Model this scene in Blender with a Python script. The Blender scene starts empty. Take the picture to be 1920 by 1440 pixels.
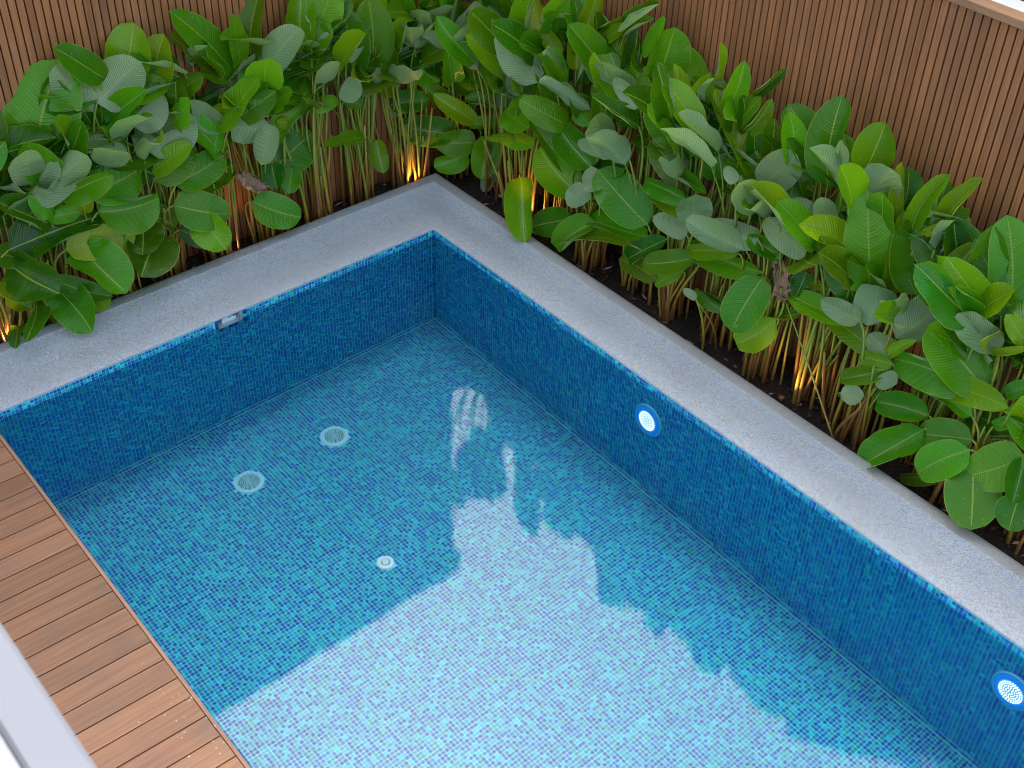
import bpy, math, random
import numpy as np
from mathutils import Vector, Matrix

random.seed(11)
RNG = np.random.default_rng(11)
S = bpy.context.scene
COL = S.collection

# ---------------------------------------------------------------- camera
cam_data = bpy.data.cameras.new("camera")
cam = bpy.data.objects.new("camera", cam_data)
COL.objects.link(cam)
_r = Vector((0.643764, 0.764760, 0.026642))
_u = Vector((-0.504254, 0.397772, 0.766489))
_b = Vector((0.575583, -0.506872, 0.641705))
CAM = Vector((6.3316, -4.7480, 5.1156))
cam.matrix_world = Matrix(((_r.x, _u.x, _b.x, CAM.x), (_r.y, _u.y, _b.y, CAM.y), (_r.z, _u.z, _b.z, CAM.z), (0, 0, 0, 1)))
cam_data.sensor_width = 36.0
cam_data.lens = 44.14
cam_data.clip_start = 0.05
cam_data.clip_end = 600
cam_data.dof.use_dof = True
cam_data.dof.focus_distance = 7.6
cam_data.dof.aperture_fstop = 8.0
S.camera = cam

# ---------------------------------------------------------------- sky, sun, exposure
SUN_AZ, SUN_EL = math.radians(146), math.radians(59)
world = bpy.data.worlds.new("World")
S.world = world
world.use_nodes = True
wn = world.node_tree
bg = wn.nodes["Background"]
sky = wn.nodes.new("ShaderNodeTexSky")
sky.sky_type = 'NISHITA'
sky.sun_disc = False
sky.sun_elevation = SUN_EL
sky.sun_rotation = math.atan2(math.cos(SUN_AZ), math.sin(SUN_AZ))
sky.air_density = 1.0
sky.dust_density = 2.5
sky.ozone_density = 1.0
soft = wn.nodes.new("ShaderNodeHueSaturation")      # thin overcast: the blue is washed out
soft.inputs["Saturation"].default_value = 0.62
wn.links.new(sky.outputs[0], soft.inputs["Color"])
wn.links.new(soft.outputs[0], bg.inputs[0])
bg.inputs[1].default_value = 0.15
sun_data = bpy.data.lights.new("sun", 'SUN')
sun_data.energy = 0.5
sun_data.angle = math.radians(42)
sun_data.color = (1.0, 0.99, 0.96)
sun = bpy.data.objects.new("sun", sun_data)
COL.objects.link(sun)
_sd = Vector((math.cos(SUN_AZ) * math.cos(SUN_EL), math.sin(SUN_AZ) * math.cos(SUN_EL), math.sin(SUN_EL)))
sun.rotation_euler = _sd.to_track_quat('Z', 'Y').to_euler()
sun.location = _sd * 40
S.view_settings.view_transform = 'Standard'
S.view_settings.look = 'None'
S.view_settings.gamma = 1.0
S.view_settings.exposure = 1.5
S.render.engine = 'CYCLES'
S.cycles.use_denoising = True
S.cycles.denoising_input_passes = 'RGB_ALBEDO_NORMAL'
S.cycles.denoising_prefilter = 'ACCURATE'
S.cycles.filter_width = 0.95
S.cycles.max_bounces = 10
S.cycles.transparent_max_bounces = 12
S.cycles.sample_clamp_indirect = 6.0

# ---------------------------------------------------------------- helpers
class G:
    """node graph shorthand"""
    def __init__(s, name):
        s.m = bpy.data.materials.new(name)
        s.m.use_nodes = True
        s.t = s.m.node_tree
        s.p = s.t.nodes["Principled BSDF"]
        s.out = s.t.nodes["Material Output"]
    def n(s, typ, **kw):
        nd = s.t.nodes.new("ShaderNode" + typ)
        for k, v in kw.items():
            setattr(nd, k, v)
        return nd
    def l(s, a, b):
        s.t.links.new(a, b)
    def val(s, sock, v):
        if hasattr(v, "links") or hasattr(v, "is_linked"):
            s.l(v, sock)
        else:
            sock.default_value = v
    def math(s, op, a, b=None, c=None, clamp=False):
        nd = s.n("Math", operation=op, use_clamp=clamp)
        s.val(nd.inputs[0], a)
        if b is not None: s.val(nd.inputs[1], b)
        if c is not None: s.val(nd.inputs[2], c)
        return nd.outputs[0]
    def mix(s, f, a, b, mode='MIX'):
        nd = s.n("Mix", data_type='RGBA', blend_type=mode)
        s.val(nd.inputs[0], f)
        s.val(nd.inputs[6], a if not isinstance(a, tuple) else (*a, 1) if len(a) == 3 else a)
        s.val(nd.inputs[7], b if not isinstance(b, tuple) else (*b, 1) if len(b) == 3 else b)
        return nd.outputs[2]
    def ramp(s, f, stops, interp='LINEAR'):
        nd = s.n("ValToRGB")
        nd.color_ramp.interpolation = interp
        e = nd.color_ramp.elements
        while len(e) < len(stops): e.new(0.5)
        for el, (pos, c) in zip(e, stops):
            el.position = pos
            el.color = (*c, 1) if len(c) == 3 else c
        s.l(f, nd.inputs[0])
        return nd.outputs[0]
    def step(s, x, lo, hi):
        nd = s.n("MapRange", interpolation_type='SMOOTHSTEP')
        s.val(nd.inputs[0], x); nd.inputs[1].default_value = lo; nd.inputs[2].default_value = hi
        return nd.outputs[0]
    def noise(s, vec, scale, detail=3, rough=.55, out=0):
        nd = s.n("TexNoise")
        if vec is not None: s.l(vec, nd.inputs["Vector"])
        nd.inputs["Scale"].default_value = scale
        nd.inputs["Detail"].default_value = detail
        nd.inputs["Roughness"].default_value = rough
        return nd.outputs[out]
    def scaled(s, vec, sc):
        nd = s.n("Mapping")
        s.l(vec, nd.inputs[0]); nd.inputs["Scale"].default_value = sc
        return nd.outputs[0]
    def coord(s, which="Object"):
        return s.n("TexCoord").outputs[which]
    def pos(s):
        return s.n("NewGeometry").outputs["Position"]
    def bump(s, h, strength=.3, dist=.01):
        nd = s.n("Bump")
        nd.inputs["Strength"].default_value = strength
        nd.inputs["Distance"].default_value = dist
        s.l(h, nd.inputs["Height"])
        return nd.outputs[0]
    def base(s, c): s.val(s.p.inputs["Base Color"], (*c, 1) if isinstance(c, tuple) and len(c) == 3 else c)
    def rough(s, v): s.val(s.p.inputs["Roughness"], v)
    def normal(s, v): s.l(v, s.p.inputs["Normal"])

def plain(name, c, rough=.5, metal=0, var=.12, scale=40):
    g = G(name)
    n = g.noise(g.pos(), scale, 4)
    g.base(g.mix(n, tuple(x * (1 - var) for x in c), tuple(min(1, x * (1 + var)) for x in c)))
    g.rough(rough); g.p.inputs["Metallic"].default_value = metal
    return g.m

class MB:
    """collects shapes, links them as one mesh object"""
    def __init__(s): s.v = []; s.f = []; s.mi = []; s.cur = 0
    def add(s, vs, fs):
        o = len(s.v)
        s.v += [tuple(q) for q in vs]
        s.f += [tuple(i + o for i in q) for q in fs]
        s.mi += [s.cur] * len(fs)
        return s
    def box(s, a, b, bev=0.0):
        x0, y0, z0 = a; x1, y1, z1 = b
        if bev <= 0:
            return s.add([(x0,y0,z0),(x1,y0,z0),(x1,y1,z0),(x0,y1,z0),(x0,y0,z1),(x1,y0,z1),(x1,y1,z1),(x0,y1,z1)],
                         [(0,3,2,1),(4,5,6,7),(0,1,5,4),(1,2,6,5),(2,3,7,6),(3,0,4,7)])
        e = bev  # chamfered top and bottom rings
        rings = []
        for z, k in ((z0, e), (z0 + e, 0), (z1 - e, 0), (z1, e)):
            rings.append([(x0+k,y0+k,z),(x1-k,y0+k,z),(x1-k,y1-k,z),(x0+k,y1-k,z)])
        vs = [q for rg in rings for q in rg]
        fs = [(3,2,1,0),(12,13,14,15)]
        for k in range(3):
            for i in range(4):
                j = (i + 1) % 4
                fs.append((k*4+i, k*4+j, k*4+4+j, k*4+4+i))
        return s.add(vs, fs)
    def tube(s, pts, radii, n=6, cap=True):
        pts = [Vector(q) for q in pts]
        vs, fs = [], []
        t0 = (pts[1] - pts[0]).normalized()
        ref = Vector((1, 0, 0)) if abs(t0.x) < .8 else Vector((0, 1, 0))
        for i, q in enumerate(pts):
            t = (pts[min(i+1, len(pts)-1)] - pts[max(i-1, 0)]).normalized()
            a = t.cross(ref).normalized(); b = t.cross(a)
            for k in range(n):
                w = 2 * math.pi * k / n
                vs.append(q + (a * math.cos(w) + b * math.sin(w)) * radii[i])
        for i in range(len(pts) - 1):
            for k in range(n):
                j = (k + 1) % n
                fs.append((i*n+k, (i+1)*n+k, (i+1)*n+j, i*n+j))
        if cap:
            fs.append(tuple(range(n))); fs.append(tuple(reversed(range((len(pts)-1)*n, len(pts)*n))))
        return s.add(vs, fs)
    def lathe(s, prof, n=40, M=None):
        M = M or Matrix.Identity(4)
        vs, fs = [], []
        for (r, z) in prof:
            for k in range(n):
                w = 2 * math.pi * k / n
                vs.append(M @ Vector((r * math.cos(w), r * math.sin(w), z)))
        for i in range(len(prof) - 1):
            for k in range(n):
                j = (k + 1) % n
                fs.append((i*n+k, i*n+j, (i+1)*n+j, (i+1)*n+k))
        return s.add(vs, fs)
    def build(s, name, mats, parent=None, smooth=False):
        me = bpy.data.meshes.new(name)
        me.from_pydata(s.v, [], s.f)
        if not isinstance(mats, (list, tuple)): mats = [mats]
        for m in mats: me.materials.append(m)
        if len(mats) > 1: me.polygons.foreach_set("material_index", s.mi)
        if smooth: me.polygons.foreach_set("use_smooth", [True] * len(me.polygons))
        me.update()
        return link(name, me, parent)

def link(name, me, parent=None, loc=None):
    o = bpy.data.objects.new(name, me)
    COL.objects.link(o)
    if parent is not None: o.parent = parent
    if loc is not None: o.location = loc
    return o
def tag(o, label=None, cat=None, group=None, kind=None):
    if label: o["label"] = label
    if cat: o["category"] = cat
    if group: o["group"] = group
    if kind: o["kind"] = kind
    return o
def thing(name, label, cat, loc=(0, 0, 0), group=None):
    return tag(link(name, None, None, loc), label, cat, group)
def copy_tree(o, parent=None):
    c = o.copy(); COL.objects.link(c); c.parent = parent
    for ch in list(o.children): copy_tree(ch, c)
    return c
def in_view(q, margin=0.0):
    v = Vector(q) - CAM
    z = -v.dot(_b)
    x = v.dot(_r) / z * 44.14 / 18.0; y = v.dot(_u) / z * 44.14 / 13.5
    return abs(x) < 1 + margin and abs(y) < 1 + margin

# ---------------------------------------------------------------- dimensions (metres; pool corner at the origin)
LEN_X, WID = 7.6, 3.391          # pool runs along +X, and from y=0 to y=-WID
WATER_Z = -0.068
COPE_L, COPE_R = 0.631, 0.505
FENCE_X, FENCE_Y = -0.95, 1.10
SOIL_Z = -0.15
def floor_z(x, y): return -0.8164 - 0.03708 * x + 0.02705 * y

# ---------------------------------------------------------------- materials
def mat_tile():
    g = G("mosaic_glass")
    at = g.n("Attribute", attribute_name="tint")
    n = g.noise(g.pos(), 260, 2)
    g.base(g.mix(g.math('MULTIPLY', n, .22), at.outputs["Color"], (0.03, 0.36, 0.62)))
    g.rough(.3)
    g.p.inputs["Specular IOR Level"].default_value = .12
    return g.m
def mat_grout():
    g = G("aqua_grout")
    n = g.noise(g.pos(), 120, 3)
    g.base(g.mix(n, (0.16, 0.62, 0.76), (0.30, 0.80, 0.90)))
    g.rough(.8)
    return g.m
def mat_pebble():
    g = G("pebble_wash")
    P = g.pos()
    v = g.n("TexVoronoi"); g.l(P, v.inputs["Vector"]); v.inputs["Scale"].default_value = 205
    sep = g.n("SeparateColor"); g.l(v.outputs["Color"], sep.inputs[0])
    stones = g.ramp(sep.outputs[0], [(0, (.02,.04,.07)), (.13, (.07,.20,.44)), (.30, (.24,.42,.62)), (.48, (.42,.50,.53)), (.66, (.36,.27,.21)), (.76, (.66,.68,.66)), (.92, (.17,.29,.42))], 'CONSTANT')
    big = g.noise(P, 14, 4)
    stones = g.mix(g.math('MULTIPLY', g.step(big, .42, .62), .35), stones, (.30, .43, .62))
    gap = g.step(v.outputs["Distance"], .0022, .0036)
    c = g.mix(g.math('MULTIPLY', gap, .45), stones, (.50, .47, .43))
    dirt = g.step(g.noise(P, 2.2, 5), .50, .75)
    sy = g.n("SeparateXYZ"); g.l(P, sy.inputs[0])
    band = g.step(sy.outputs[1], .386, .392)
    c = g.mix(g.math('MULTIPLY', band, .42), c, (.52, .46, .39))
    c = g.mix(g.math('MULTIPLY', dirt, .22), c, (.30, .27, .22))
    g.base(c); g.rough(.62)
    g.normal(g.bump(v.outputs["Distance"], .35, .004))
    return g.m
def mat_wood(name, ca, cb, streak, axis, sc=1.0, per_obj=.25, rough=.62):
    """composite timber with grain along one object axis"""
    g = G(name)
    P = g.pos()
    s = [90 * sc, 90 * sc, 90 * sc]; s[axis] = 2.2 * sc
    s2 = [260 * sc, 260 * sc, 260 * sc]; s2[axis] = 5 * sc
    oi = g.n("ObjectInfo")
    off = g.n("VectorMath", operation='ADD'); g.l(P, off.inputs[0])
    cmb = g.n("CombineXYZ"); g.l(g.math('MULTIPLY', oi.outputs["Random"], 37.0), cmb.inputs[axis]); g.l(cmb.outputs[0], off.inputs[1])
    Q = off.outputs[0]
    n1 = g.noise(g.scaled(Q, s), 1.0, 4, .6)
    n2 = g.noise(g.scaled(Q, s2), 1.0, 3, .6)
    blotch = g.noise(Q, 3.0, 3)
    c = g.mix(g.step(n1, .3, .7), ca, cb)
    c = g.mix(g.math('MULTIPLY', g.step(n2, .52, .72), .55), c, streak)
    c = g.mix(g.math('MULTIPLY', g.step(blotch, .4, .75), .30), c, tuple(.75 * a + .02 for a in streak))
    hsv = g.n("HueSaturation")
    g.l(c, hsv.inputs["Color"])
    g.l(g.math('MULTIPLY_ADD', oi.outputs["Random"], per_obj, 1 - per_obj / 2), hsv.inputs["Value"])
    g.base(hsv.outputs[0]); g.rough(rough)
    g.normal(g.bump(n2, .25, .002))
    return g.m
def mat_leaf(name, seed):
    g = G(name)
    uv = g.n("UVMap", uv_map="uv").outputs[0]
    sx = g.n("SeparateXYZ"); g.l(uv, sx.inputs[0])
    u, vv = sx.outputs[0], sx.outputs[1]
    av = g.math('ABSOLUTE', g.math('MULTIPLY_ADD', vv, 2.0, -1.0))
    oi = g.n("ObjectInfo")
    obj = g.coord("Object")
    wob = g.noise(obj, 9, 2)
    lat = g.math('ADD', g.math('SUBTRACT', u, g.math('MULTIPLY', g.math('POWER', av, 1.4), .17)), g.math('MULTIPLY', wob, .03))
    ph = g.math('FRACT', g.math('MULTIPLY', lat, 30.0))
    ridge = g.math('ABSOLUTE', g.math('MULTIPLY_ADD', ph, 2.0, -1.0))
    ph2 = g.math('FRACT', g.math('MULTIPLY', lat, 10.0))
    ridge2 = g.math('ABSOLUTE', g.math('MULTIPLY_ADD', ph2, 2.0, -1.0))
    veins = g.math('MULTIPLY', g.step(ridge, .25, .95), 1.0)
    tint = oi.outputs["Color"]
    shade = g.mix(veins, (.80, .83, .72), (1.10, 1.07, 1.0))
    top = g.mix(1.0, tint, shade, 'MULTIPLY')
    blot = g.noise(obj, 5.5, 3)
    top = g.mix(g.math('MULTIPLY', g.step(blot, .48, .78), .38), top, (.14, .36, .006))
    top = g.mix(g.math('MULTIPLY', g.step(ridge2, .8, 1.0), .10), top, (.16, .34, .03))
    # small pale specks and worn patches
    vor = g.n("TexVoronoi"); g.l(g.scaled(obj, (1, 1, 1)), vor.inputs["Vector"]); vor.inputs["Scale"].default_value = 34
    sp = g.n("SeparateColor"); g.l(vor.outputs["Color"], sp.inputs[0])
    speck = g.math('MULTIPLY', g.math('LESS_THAN', vor.outputs["Distance"], .0042 * 34 * .9), g.math('GREATER_THAN', sp.outputs[1], .72))
    top = g.mix(g.math('MULTIPLY', speck, .75), top, (.55, .50, .16))
    scar = g.math('MULTIPLY', g.step(g.noise(obj, 22, 4, .7), .66, .72), g.step(u, .45, .95))
    top = g.mix(g.math('MULTIPLY', scar, .55), top, (.42, .33, .10))
    midrib = g.math('SUBTRACT', 1.0, g.step(av, .012, .045))
    top = g.mix(g.math('MULTIPLY', midrib, .85), top, (.42, .55, .07))
    edge = g.step(av, .955, .985)
    top = g.mix(g.math('MULTIPLY', edge, .65), top, (.40, .46, .07))
    low = g.mix(veins, (.22, .38, .15), (.46, .58, .36))
    low = g.mix(g.math('MULTIPLY', g.step(blot, .4, .7), .35), low, (.24, .44, .14))
    low = g.mix(g.math('MULTIPLY', midrib, .8), low, (.50, .55, .24))
    low = g.mix(g.math('MULTIPLY', edge, .5), low, (.50, .50, .20))
    geo = g.n("NewGeometry")
    col = g.mix(geo.outputs["Backfacing"], top, low)
    g.base(col)
    g.rough(g.math('MULTIPLY_ADD', geo.outputs["Backfacing"], .12, .22))
    g.p.inputs["Specular IOR Level"].default_value = .5
    h = g.math('ADD', g.math('MULTIPLY', veins, .6), g.math('MULTIPLY', ridge2, 1.0))
    g.normal(g.bump(h, .35, .004))
    tr = g.n("BsdfTranslucent")
    tcol = g.mix(.55, col, (.40, .66, .012))
    g.l(tcol, tr.inputs["Color"])
    ms = g.n("MixShader"); ms.inputs[0].default_value = .36
    g.l(g.p.outputs[0], ms.inputs[1]); g.l(tr.outputs[0], ms.inputs[2])
    g.l(ms.outputs[0], g.out.inputs["Surface"])
    return g.m
def mat_dry():
    g = G("withered_leaf")
    P = g.coord("Object")
    n = g.noise(P, 18, 4); n2 = g.noise(g.scaled(P, (10, 90, 90)), 1, 3)
    c = g.ramp(n, [(.2, (.26, .13, .06)), (.5, (.46, .31, .20)), (.8, (.52, .44, .36))])
    g.base(g.mix(g.math('MULTIPLY', n2, .4), c, (.20, .10, .05))); g.rough(.75)
    g.normal(g.bump(n2, .5, .006))
    return g.m
def mat_stem():
    g = G("leaf_stalk")
    oi = g.n("ObjectInfo")
    P = g.coord("Object")
    sz = g.n("SeparateXYZ"); g.l(g.pos(), sz.inputs[0])
    n = g.noise(g.scaled(P, (60, 60, 5)), 1, 3)
    h = g.math('ADD', g.step(sz.outputs[2], -.15, .55), g.math('MULTIPLY_ADD', oi.outputs["Random"], .9, -.45))
    c = g.ramp(h, [(0, (.24, .11, .03)), (.3, (.36, .20, .035)), (.6, (.36, .31, .035)), (.95, (.22, .33, .04))])
    c = g.mix(g.math('MULTIPLY', g.step(n, .45, .75), .5), c, (.12, .055, .02))
    g.base(c); g.rough(.5)
    return g.m
def mat_soil():
    g = G("dark_soil")
    n = g.noise(g.pos(), 30, 5, .7); n2 = g.noise(g.pos(), 140, 3)
    c = g.ramp(n, [(.25, (.012, .009, .008)), (.55, (.035, .022, .016)), (.8, (.075, .048, .032))])
    g.base(g.mix(g.math('MULTIPLY', n2, .3), c, (.05, .03, .02))); g.rough(.95)
    g.normal(g.bump(n2, .7, .01))
    return g.m
def mat_water():
    g = G("pool_water")
    P = g.pos()
    n1 = g.noise(P, 5.0, 2); n2 = g.noise(P, 42, 3, .6)
    h = g.math('ADD', g.math('MULTIPLY', n1, .30), g.math('MULTIPLY', n2, .07))
    nb = g.bump(h, .10, .012)
    fr = g.n("Fresnel"); fr.inputs["IOR"].default_value = 1.34; g.l(nb, fr.inputs["Normal"])
    gl = g.n("BsdfGlossy"); gl.inputs["Roughness"].default_value = 0.015; g.l(nb, gl.inputs["Normal"])
    tr = g.n("BsdfTransparent"); tr.inputs["Color"].default_value = (.80, .95, .98, 1)
    ms = g.n("MixShader")
    g.l(fr.outputs[0], ms.inputs[0]); g.l(tr.outputs[0], ms.inputs[1]); g.l(gl.outputs[0], ms.inputs[2])
    g.l(ms.outputs[0], g.out.inputs["Surface"])
    g.t.nodes.remove(g.p)
    return g.m
def mat_emit(name, c, strength, base=(.8, .8, .8)):
    g = G(name)
    g.base(base); g.rough(.3)
    g.p.inputs["Emission Color"].default_value = (*c, 1)
    g.p.inputs["Emission Strength"].default_value = strength
    return g.m

M_TILE, M_GROUT, M_PEBBLE = mat_tile(), mat_grout(), mat_pebble()
M_DECK = mat_wood("deck_composite", (.25, .112, .052), (.34, .165, .082), (.13, .10, .085), 1, .8, .42)
M_TRIM = mat_wood("deck_trim", (.34, .17, .10), (.44, .24, .15), (.20, .13, .10), 0, .9, .1)
M_SLAT = mat_wood("fence_timber", (.31, .120, .040), (.42, .180, .064), (.20, .10, .06), 2, .9, .28)
M_RAIL = mat_wood("rail_timber", (.33, .17, .08), (.42, .23, .12), (.22, .13, .08), 0, .9, .1)
M_RAILY = mat_wood("rail_timber_side", (.33, .17, .08), (.42, .23, .12), (.22, .13, .08), 1, .9, .1)
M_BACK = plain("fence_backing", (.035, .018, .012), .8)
M_LEAF = mat_leaf("leaf_blade", 1)
M_DRY, M_STEM, M_SOIL, M_WATER = mat_dry(), mat_stem(), mat_soil(), mat_water()
M_PLASTIC = plain("aqua_white_plastic", (.42, .72, .76), .35, var=.05)
M_WHITE = plain("white_plastic", (.78, .80, .80), .35, var=.04)
M_DARK = plain("dark_slot", (.012, .05, .08), .6)
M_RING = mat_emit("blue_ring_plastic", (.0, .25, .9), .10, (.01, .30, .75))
M_RIM = plain("pale_rim_plastic", (.30, .60, .78), .25, var=.05)
M_LENS = mat_emit("lamp_lens", (.85, .93, 1.0), .55, (.75, .82, .88))
M_LENSBACK = mat_emit("lamp_reflector", (.4, .65, 1.0), .10, (.25, .38, .5))
M_BULB = mat_emit("lamp_bulb", (1.0, .62, .25), 4.0)
M_BRONZE = plain("bronze_metal", (.10, .06, .035), .4, .8)
M_PARAPET = plain("parapet_shade_paint", (.25, .253, .27), .6, var=.05, scale=6)  # white paint darkened: shade of a roof not built is in the colour
M_PARAPET2 = plain("parapet_gloss_shade_paint", (.42, .43, .44), .3, var=.03, scale=6)  # inner white, also toned down to carry that roof shade
M_PAVE = plain("pale_paving", (.46, .44, .41), .85, var=.15, scale=1.3)
M_HOUSE = plain("house_render", (.36, .34, .31), .85, var=.08, scale=2)
M_WHITEWALL = plain("white_wall_paint", (.80, .79, .76), .7, var=.04, scale=3)
M_GLASS = plain("dark_window_glass", (.03, .04, .05), .08)
M_STEEL = plain("brushed_steel", (.55, .56, .56), .3, .9)

# ---------------------------------------------------------------- setting: ground, soil, water
mb = MB()
o_, i_ = (-220, -220, 220, 220), (-0.60, -6.2, 7.9, 0.48)
for z in (-0.22,):
    vs = [(o_[0],o_[1],z),(o_[2],o_[1],z),(o_[2],o_[3],z),(o_[0],o_[3],z),(i_[0],i_[1],z),(i_[2],i_[1],z),(i_[2],i_[3],z),(i_[0],i_[3],z)]
    mb.add(vs, [(0,1,5,4),(1,2,6,5),(2,3,7,6),(3,0,4,7)])
tag(mb.build("ground", M_PAVE), kind="structure")

def soil_sheet():
    vs, fs, idx = [], [], {}
    st = 0.035
    def h(i, j):
        x, y = i * st, j * st
        return SOIL_Z + .022 * math.sin(x * 9.1 + 1.3 * math.sin(y * 7)) * math.sin(y * 11.3 + x * 3) + random.uniform(-.008, .008)
    def vert(i, j):
        if (i, j) not in idx:
            idx[(i, j)] = len(vs); vs.append((i * st, j * st, h(i, j)))
        return idx[(i, j)]
    for i in range(-28, 226):
        for j in range(-172, 32):
            x, y = (i + .5) * st, (j + .5) * st
            if (x < -COPE_L + .06) or (y > COPE_R - .06):
                if x > FENCE_X - .02 and y < FENCE_Y + .02:
                    fs.append((vert(i, j), vert(i+1, j), vert(i+1, j+1), vert(i, j+1)))
    return MB().add(vs, fs)
tag(soil_sheet().build("soil", M_SOIL, smooth=True), kind="structure")

mb = MB()
for k in range(2600):
    if k % 13 < 4: x, y = random.uniform(-.92, -.66), random.uniform(-3.4, 1.0)
    else: x, y = random.uniform(-.7, 5.4), random.uniform(.53, 1.06)
    s = random.choice((.006, .009, .013, .02)) * random.uniform(.7, 1.3)
    c = Vector((x, y, SOIL_Z + .012))
    vs = [c + Vector((random.uniform(.5, 1) * a, random.uniform(.5, 1) * b, random.uniform(.4, .8) * d)) * s for a, b, d in ((1,0,0),(-1,0,0),(0,1,0),(0,-1,0),(.2,.1,1),(0,0,-1))]
    mb.add(vs, [(0,2,4),(2,1,4),(1,3,4),(3,0,4),(2,0,5),(1,2,5),(3,1,5),(0,3,5)])
M_MULCH = plain("mulch_crumbs", (.075, .045, .03), .9, var=.6, scale=25)
tag(mb.build("mulch", M_MULCH), kind="stuff")
mb = MB()
for k in range(90):
    if k % 3 == 0: x, y = random.uniform(-.9, -.66), random.uniform(-3.4, .9)
    else: x, y = random.uniform(-.6, 5.2), random.uniform(.54, 1.0)
    a = random.uniform(0, 6.28); L = random.uniform(.03, .09); w = L * random.uniform(.06, .3)
    d = Vector((math.cos(a), math.sin(a), random.uniform(-.1, .25))); sd = Vector((-d.y, d.x, .1))
    c = Vector((x, y, SOIL_Z + .035))
    vs = [c - d*L/2, c - d*L*.1 + sd*w, c + d*L/2, c - sd*w, c + Vector((0, 0, w*.7))]
    mb.add(vs, [(0,4,1),(1,4,2),(2,4,3),(3,4,0)])
tag(mb.build("leaf_litter", M_DRY), kind="stuff")

mb = MB()
NW = 60
vs = [(x, y, WATER_Z) for x in np.linspace(0.001, LEN_X - .001, NW) for y in np.linspace(-WID + .001 - .02, -.001, 30)]
fs = [(i*30+j, (i+1)*30+j, (i+1)*30+j+1, i*30+j+1) for i in range(NW-1) for j in range(29)]
tag(mb.add(vs, fs).build("water", M_WATER), kind="structure")

# ---------------------------------------------------------------- swimming pool
pool = thing("swimming_pool", "blue mosaic tiled swimming pool with grey pebble coping around its corner", "swimming pool")
SK0, SK1, SKZ0, SKZ1 = -1.825, -1.635, -.088, -.012     # skimmer opening in the left wall
th = .12
mb = MB()
fz = lambda x, y: floor_z(x, y)
x0, x1, y0, y1 = -.1, LEN_X + .1, -WID - .2, .1
mb.add([(x0,y0,fz(x0,y0)),(x1,y0,fz(x1,y0)),(x1,y1,fz(x1,y1)),(x0,y1,fz(x0,y1)),
        (x0,y0,-1.5),(x1,y0,-1.5),(x1,y1,-1.5),(x0,y1,-1.5)], [(0,1,2,3),(7,6,5,4),(4,5,1,0),(5,6,2,1),(6,7,3,2),(7,4,0,3)])
mb.build("pool_floor", M_GROUT, pool)
mb = MB()
mb.box((-.10, -WID-.1, -1.4), (0, SK0, -.018)); mb.box((-.10, SK1, -1.4), (0, .10, -.018))
mb.box((-.10, SK0, -1.4), (0, SK1, SKZ0))
mb.build("pool_wall", M_GROUT, pool)
MB().box((.0005, 0, -1.4), (LEN_X + .1, .10, -.018)).build("pool_wall", M_GROUT, pool)
MB().box((LEN_X, -WID-.1, -1.4), (LEN_X + .1, -.001, -.018)).build("pool_wall", M_GROUT, pool)
MB().box((.002, -WID-.2, -1.4), (LEN_X - .002, -WID-.045, -.05)).build("pool_wall", M_GROUT, pool)

PAL = np.array([(.002,.055,.25),(.002,.080,.33),(.003,.12,.36),(.004,.17,.33),(.005,.22,.29),(.007,.29,.36),(.009,.38,.45),(.012,.46,.49),(.008,.31,.22)])
PW_F = np.array([.10,.15,.14,.11,.12,.14,.13,.08,.03]); PW_F /= PW_F.sum()
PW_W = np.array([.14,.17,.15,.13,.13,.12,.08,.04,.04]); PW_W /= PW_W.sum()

def tile_mesh(name, cen, U, V, N, hu, hv, cols, lift=.0016):
    """every tile a small raised chip with bevelled sides; cen (n,3), half sizes hu, hv (n,)"""
    n = len(cen)
    U, V, N = np.array(U), np.array(V), np.array(N)
    hu = hu * RNG.uniform(.94, 1.02, n); hv = hv * RNG.uniform(.94, 1.02, n)
    cen = cen + U * (RNG.normal(0, .00035, n)[:, None]) + V * (RNG.normal(0, .00035, n)[:, None])
    vs = np.zeros((n, 8, 3))
    for k, (a, b) in enumerate(((-1,-1),(1,-1),(1,1),(-1,1))):
        vs[:, k] = cen + U * (a * hu)[:, None] + V * (b * hv)[:, None] + N * .0002
        lt = lift + RNG.normal(0, .00028, n)
        vs[:, k+4] = cen + U * (a * (hu - .0009))[:, None] + V * (b * (hv - .0009))[:, None] + N * lt[:, None]
    q = np.array([(4,5,6,7),(0,1,5,4),(1,2,6,5),(2,3,7,6),(3,0,4,7)])
    faces = (q[None] + (np.arange(n) * 8)[:, None, None]).reshape(-1, 4)
    me = bpy.data.meshes.new(name)
    me.vertices.add(n * 8); me.vertices.foreach_set("co", vs.ravel())
    me.loops.add(faces.size); me.loops.foreach_set("vertex_index", faces.ravel().astype(np.int32))
    me.polygons.add(len(faces))
    me.polygons.foreach_set("loop_start", np.arange(0, faces.size, 4, dtype=np.int32))
    me.update(calc_edges=True)
    at = me.attributes.new("tint", 'FLOAT_COLOR', 'POINT')
    c4 = np.ones((n, 8, 4), dtype=np.float32); c4[:, :, :3] = cols[:, None, :]
    at.data.foreach_set("color", c4.ravel())
    me.materials.append(M_TILE)
    me.validate()
    return me
def pick(n, w):
    c = PAL[RNG.choice(len(PAL), n, p=w)]
    return c * RNG.uniform(.78, 1.25, (n, 1))

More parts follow.
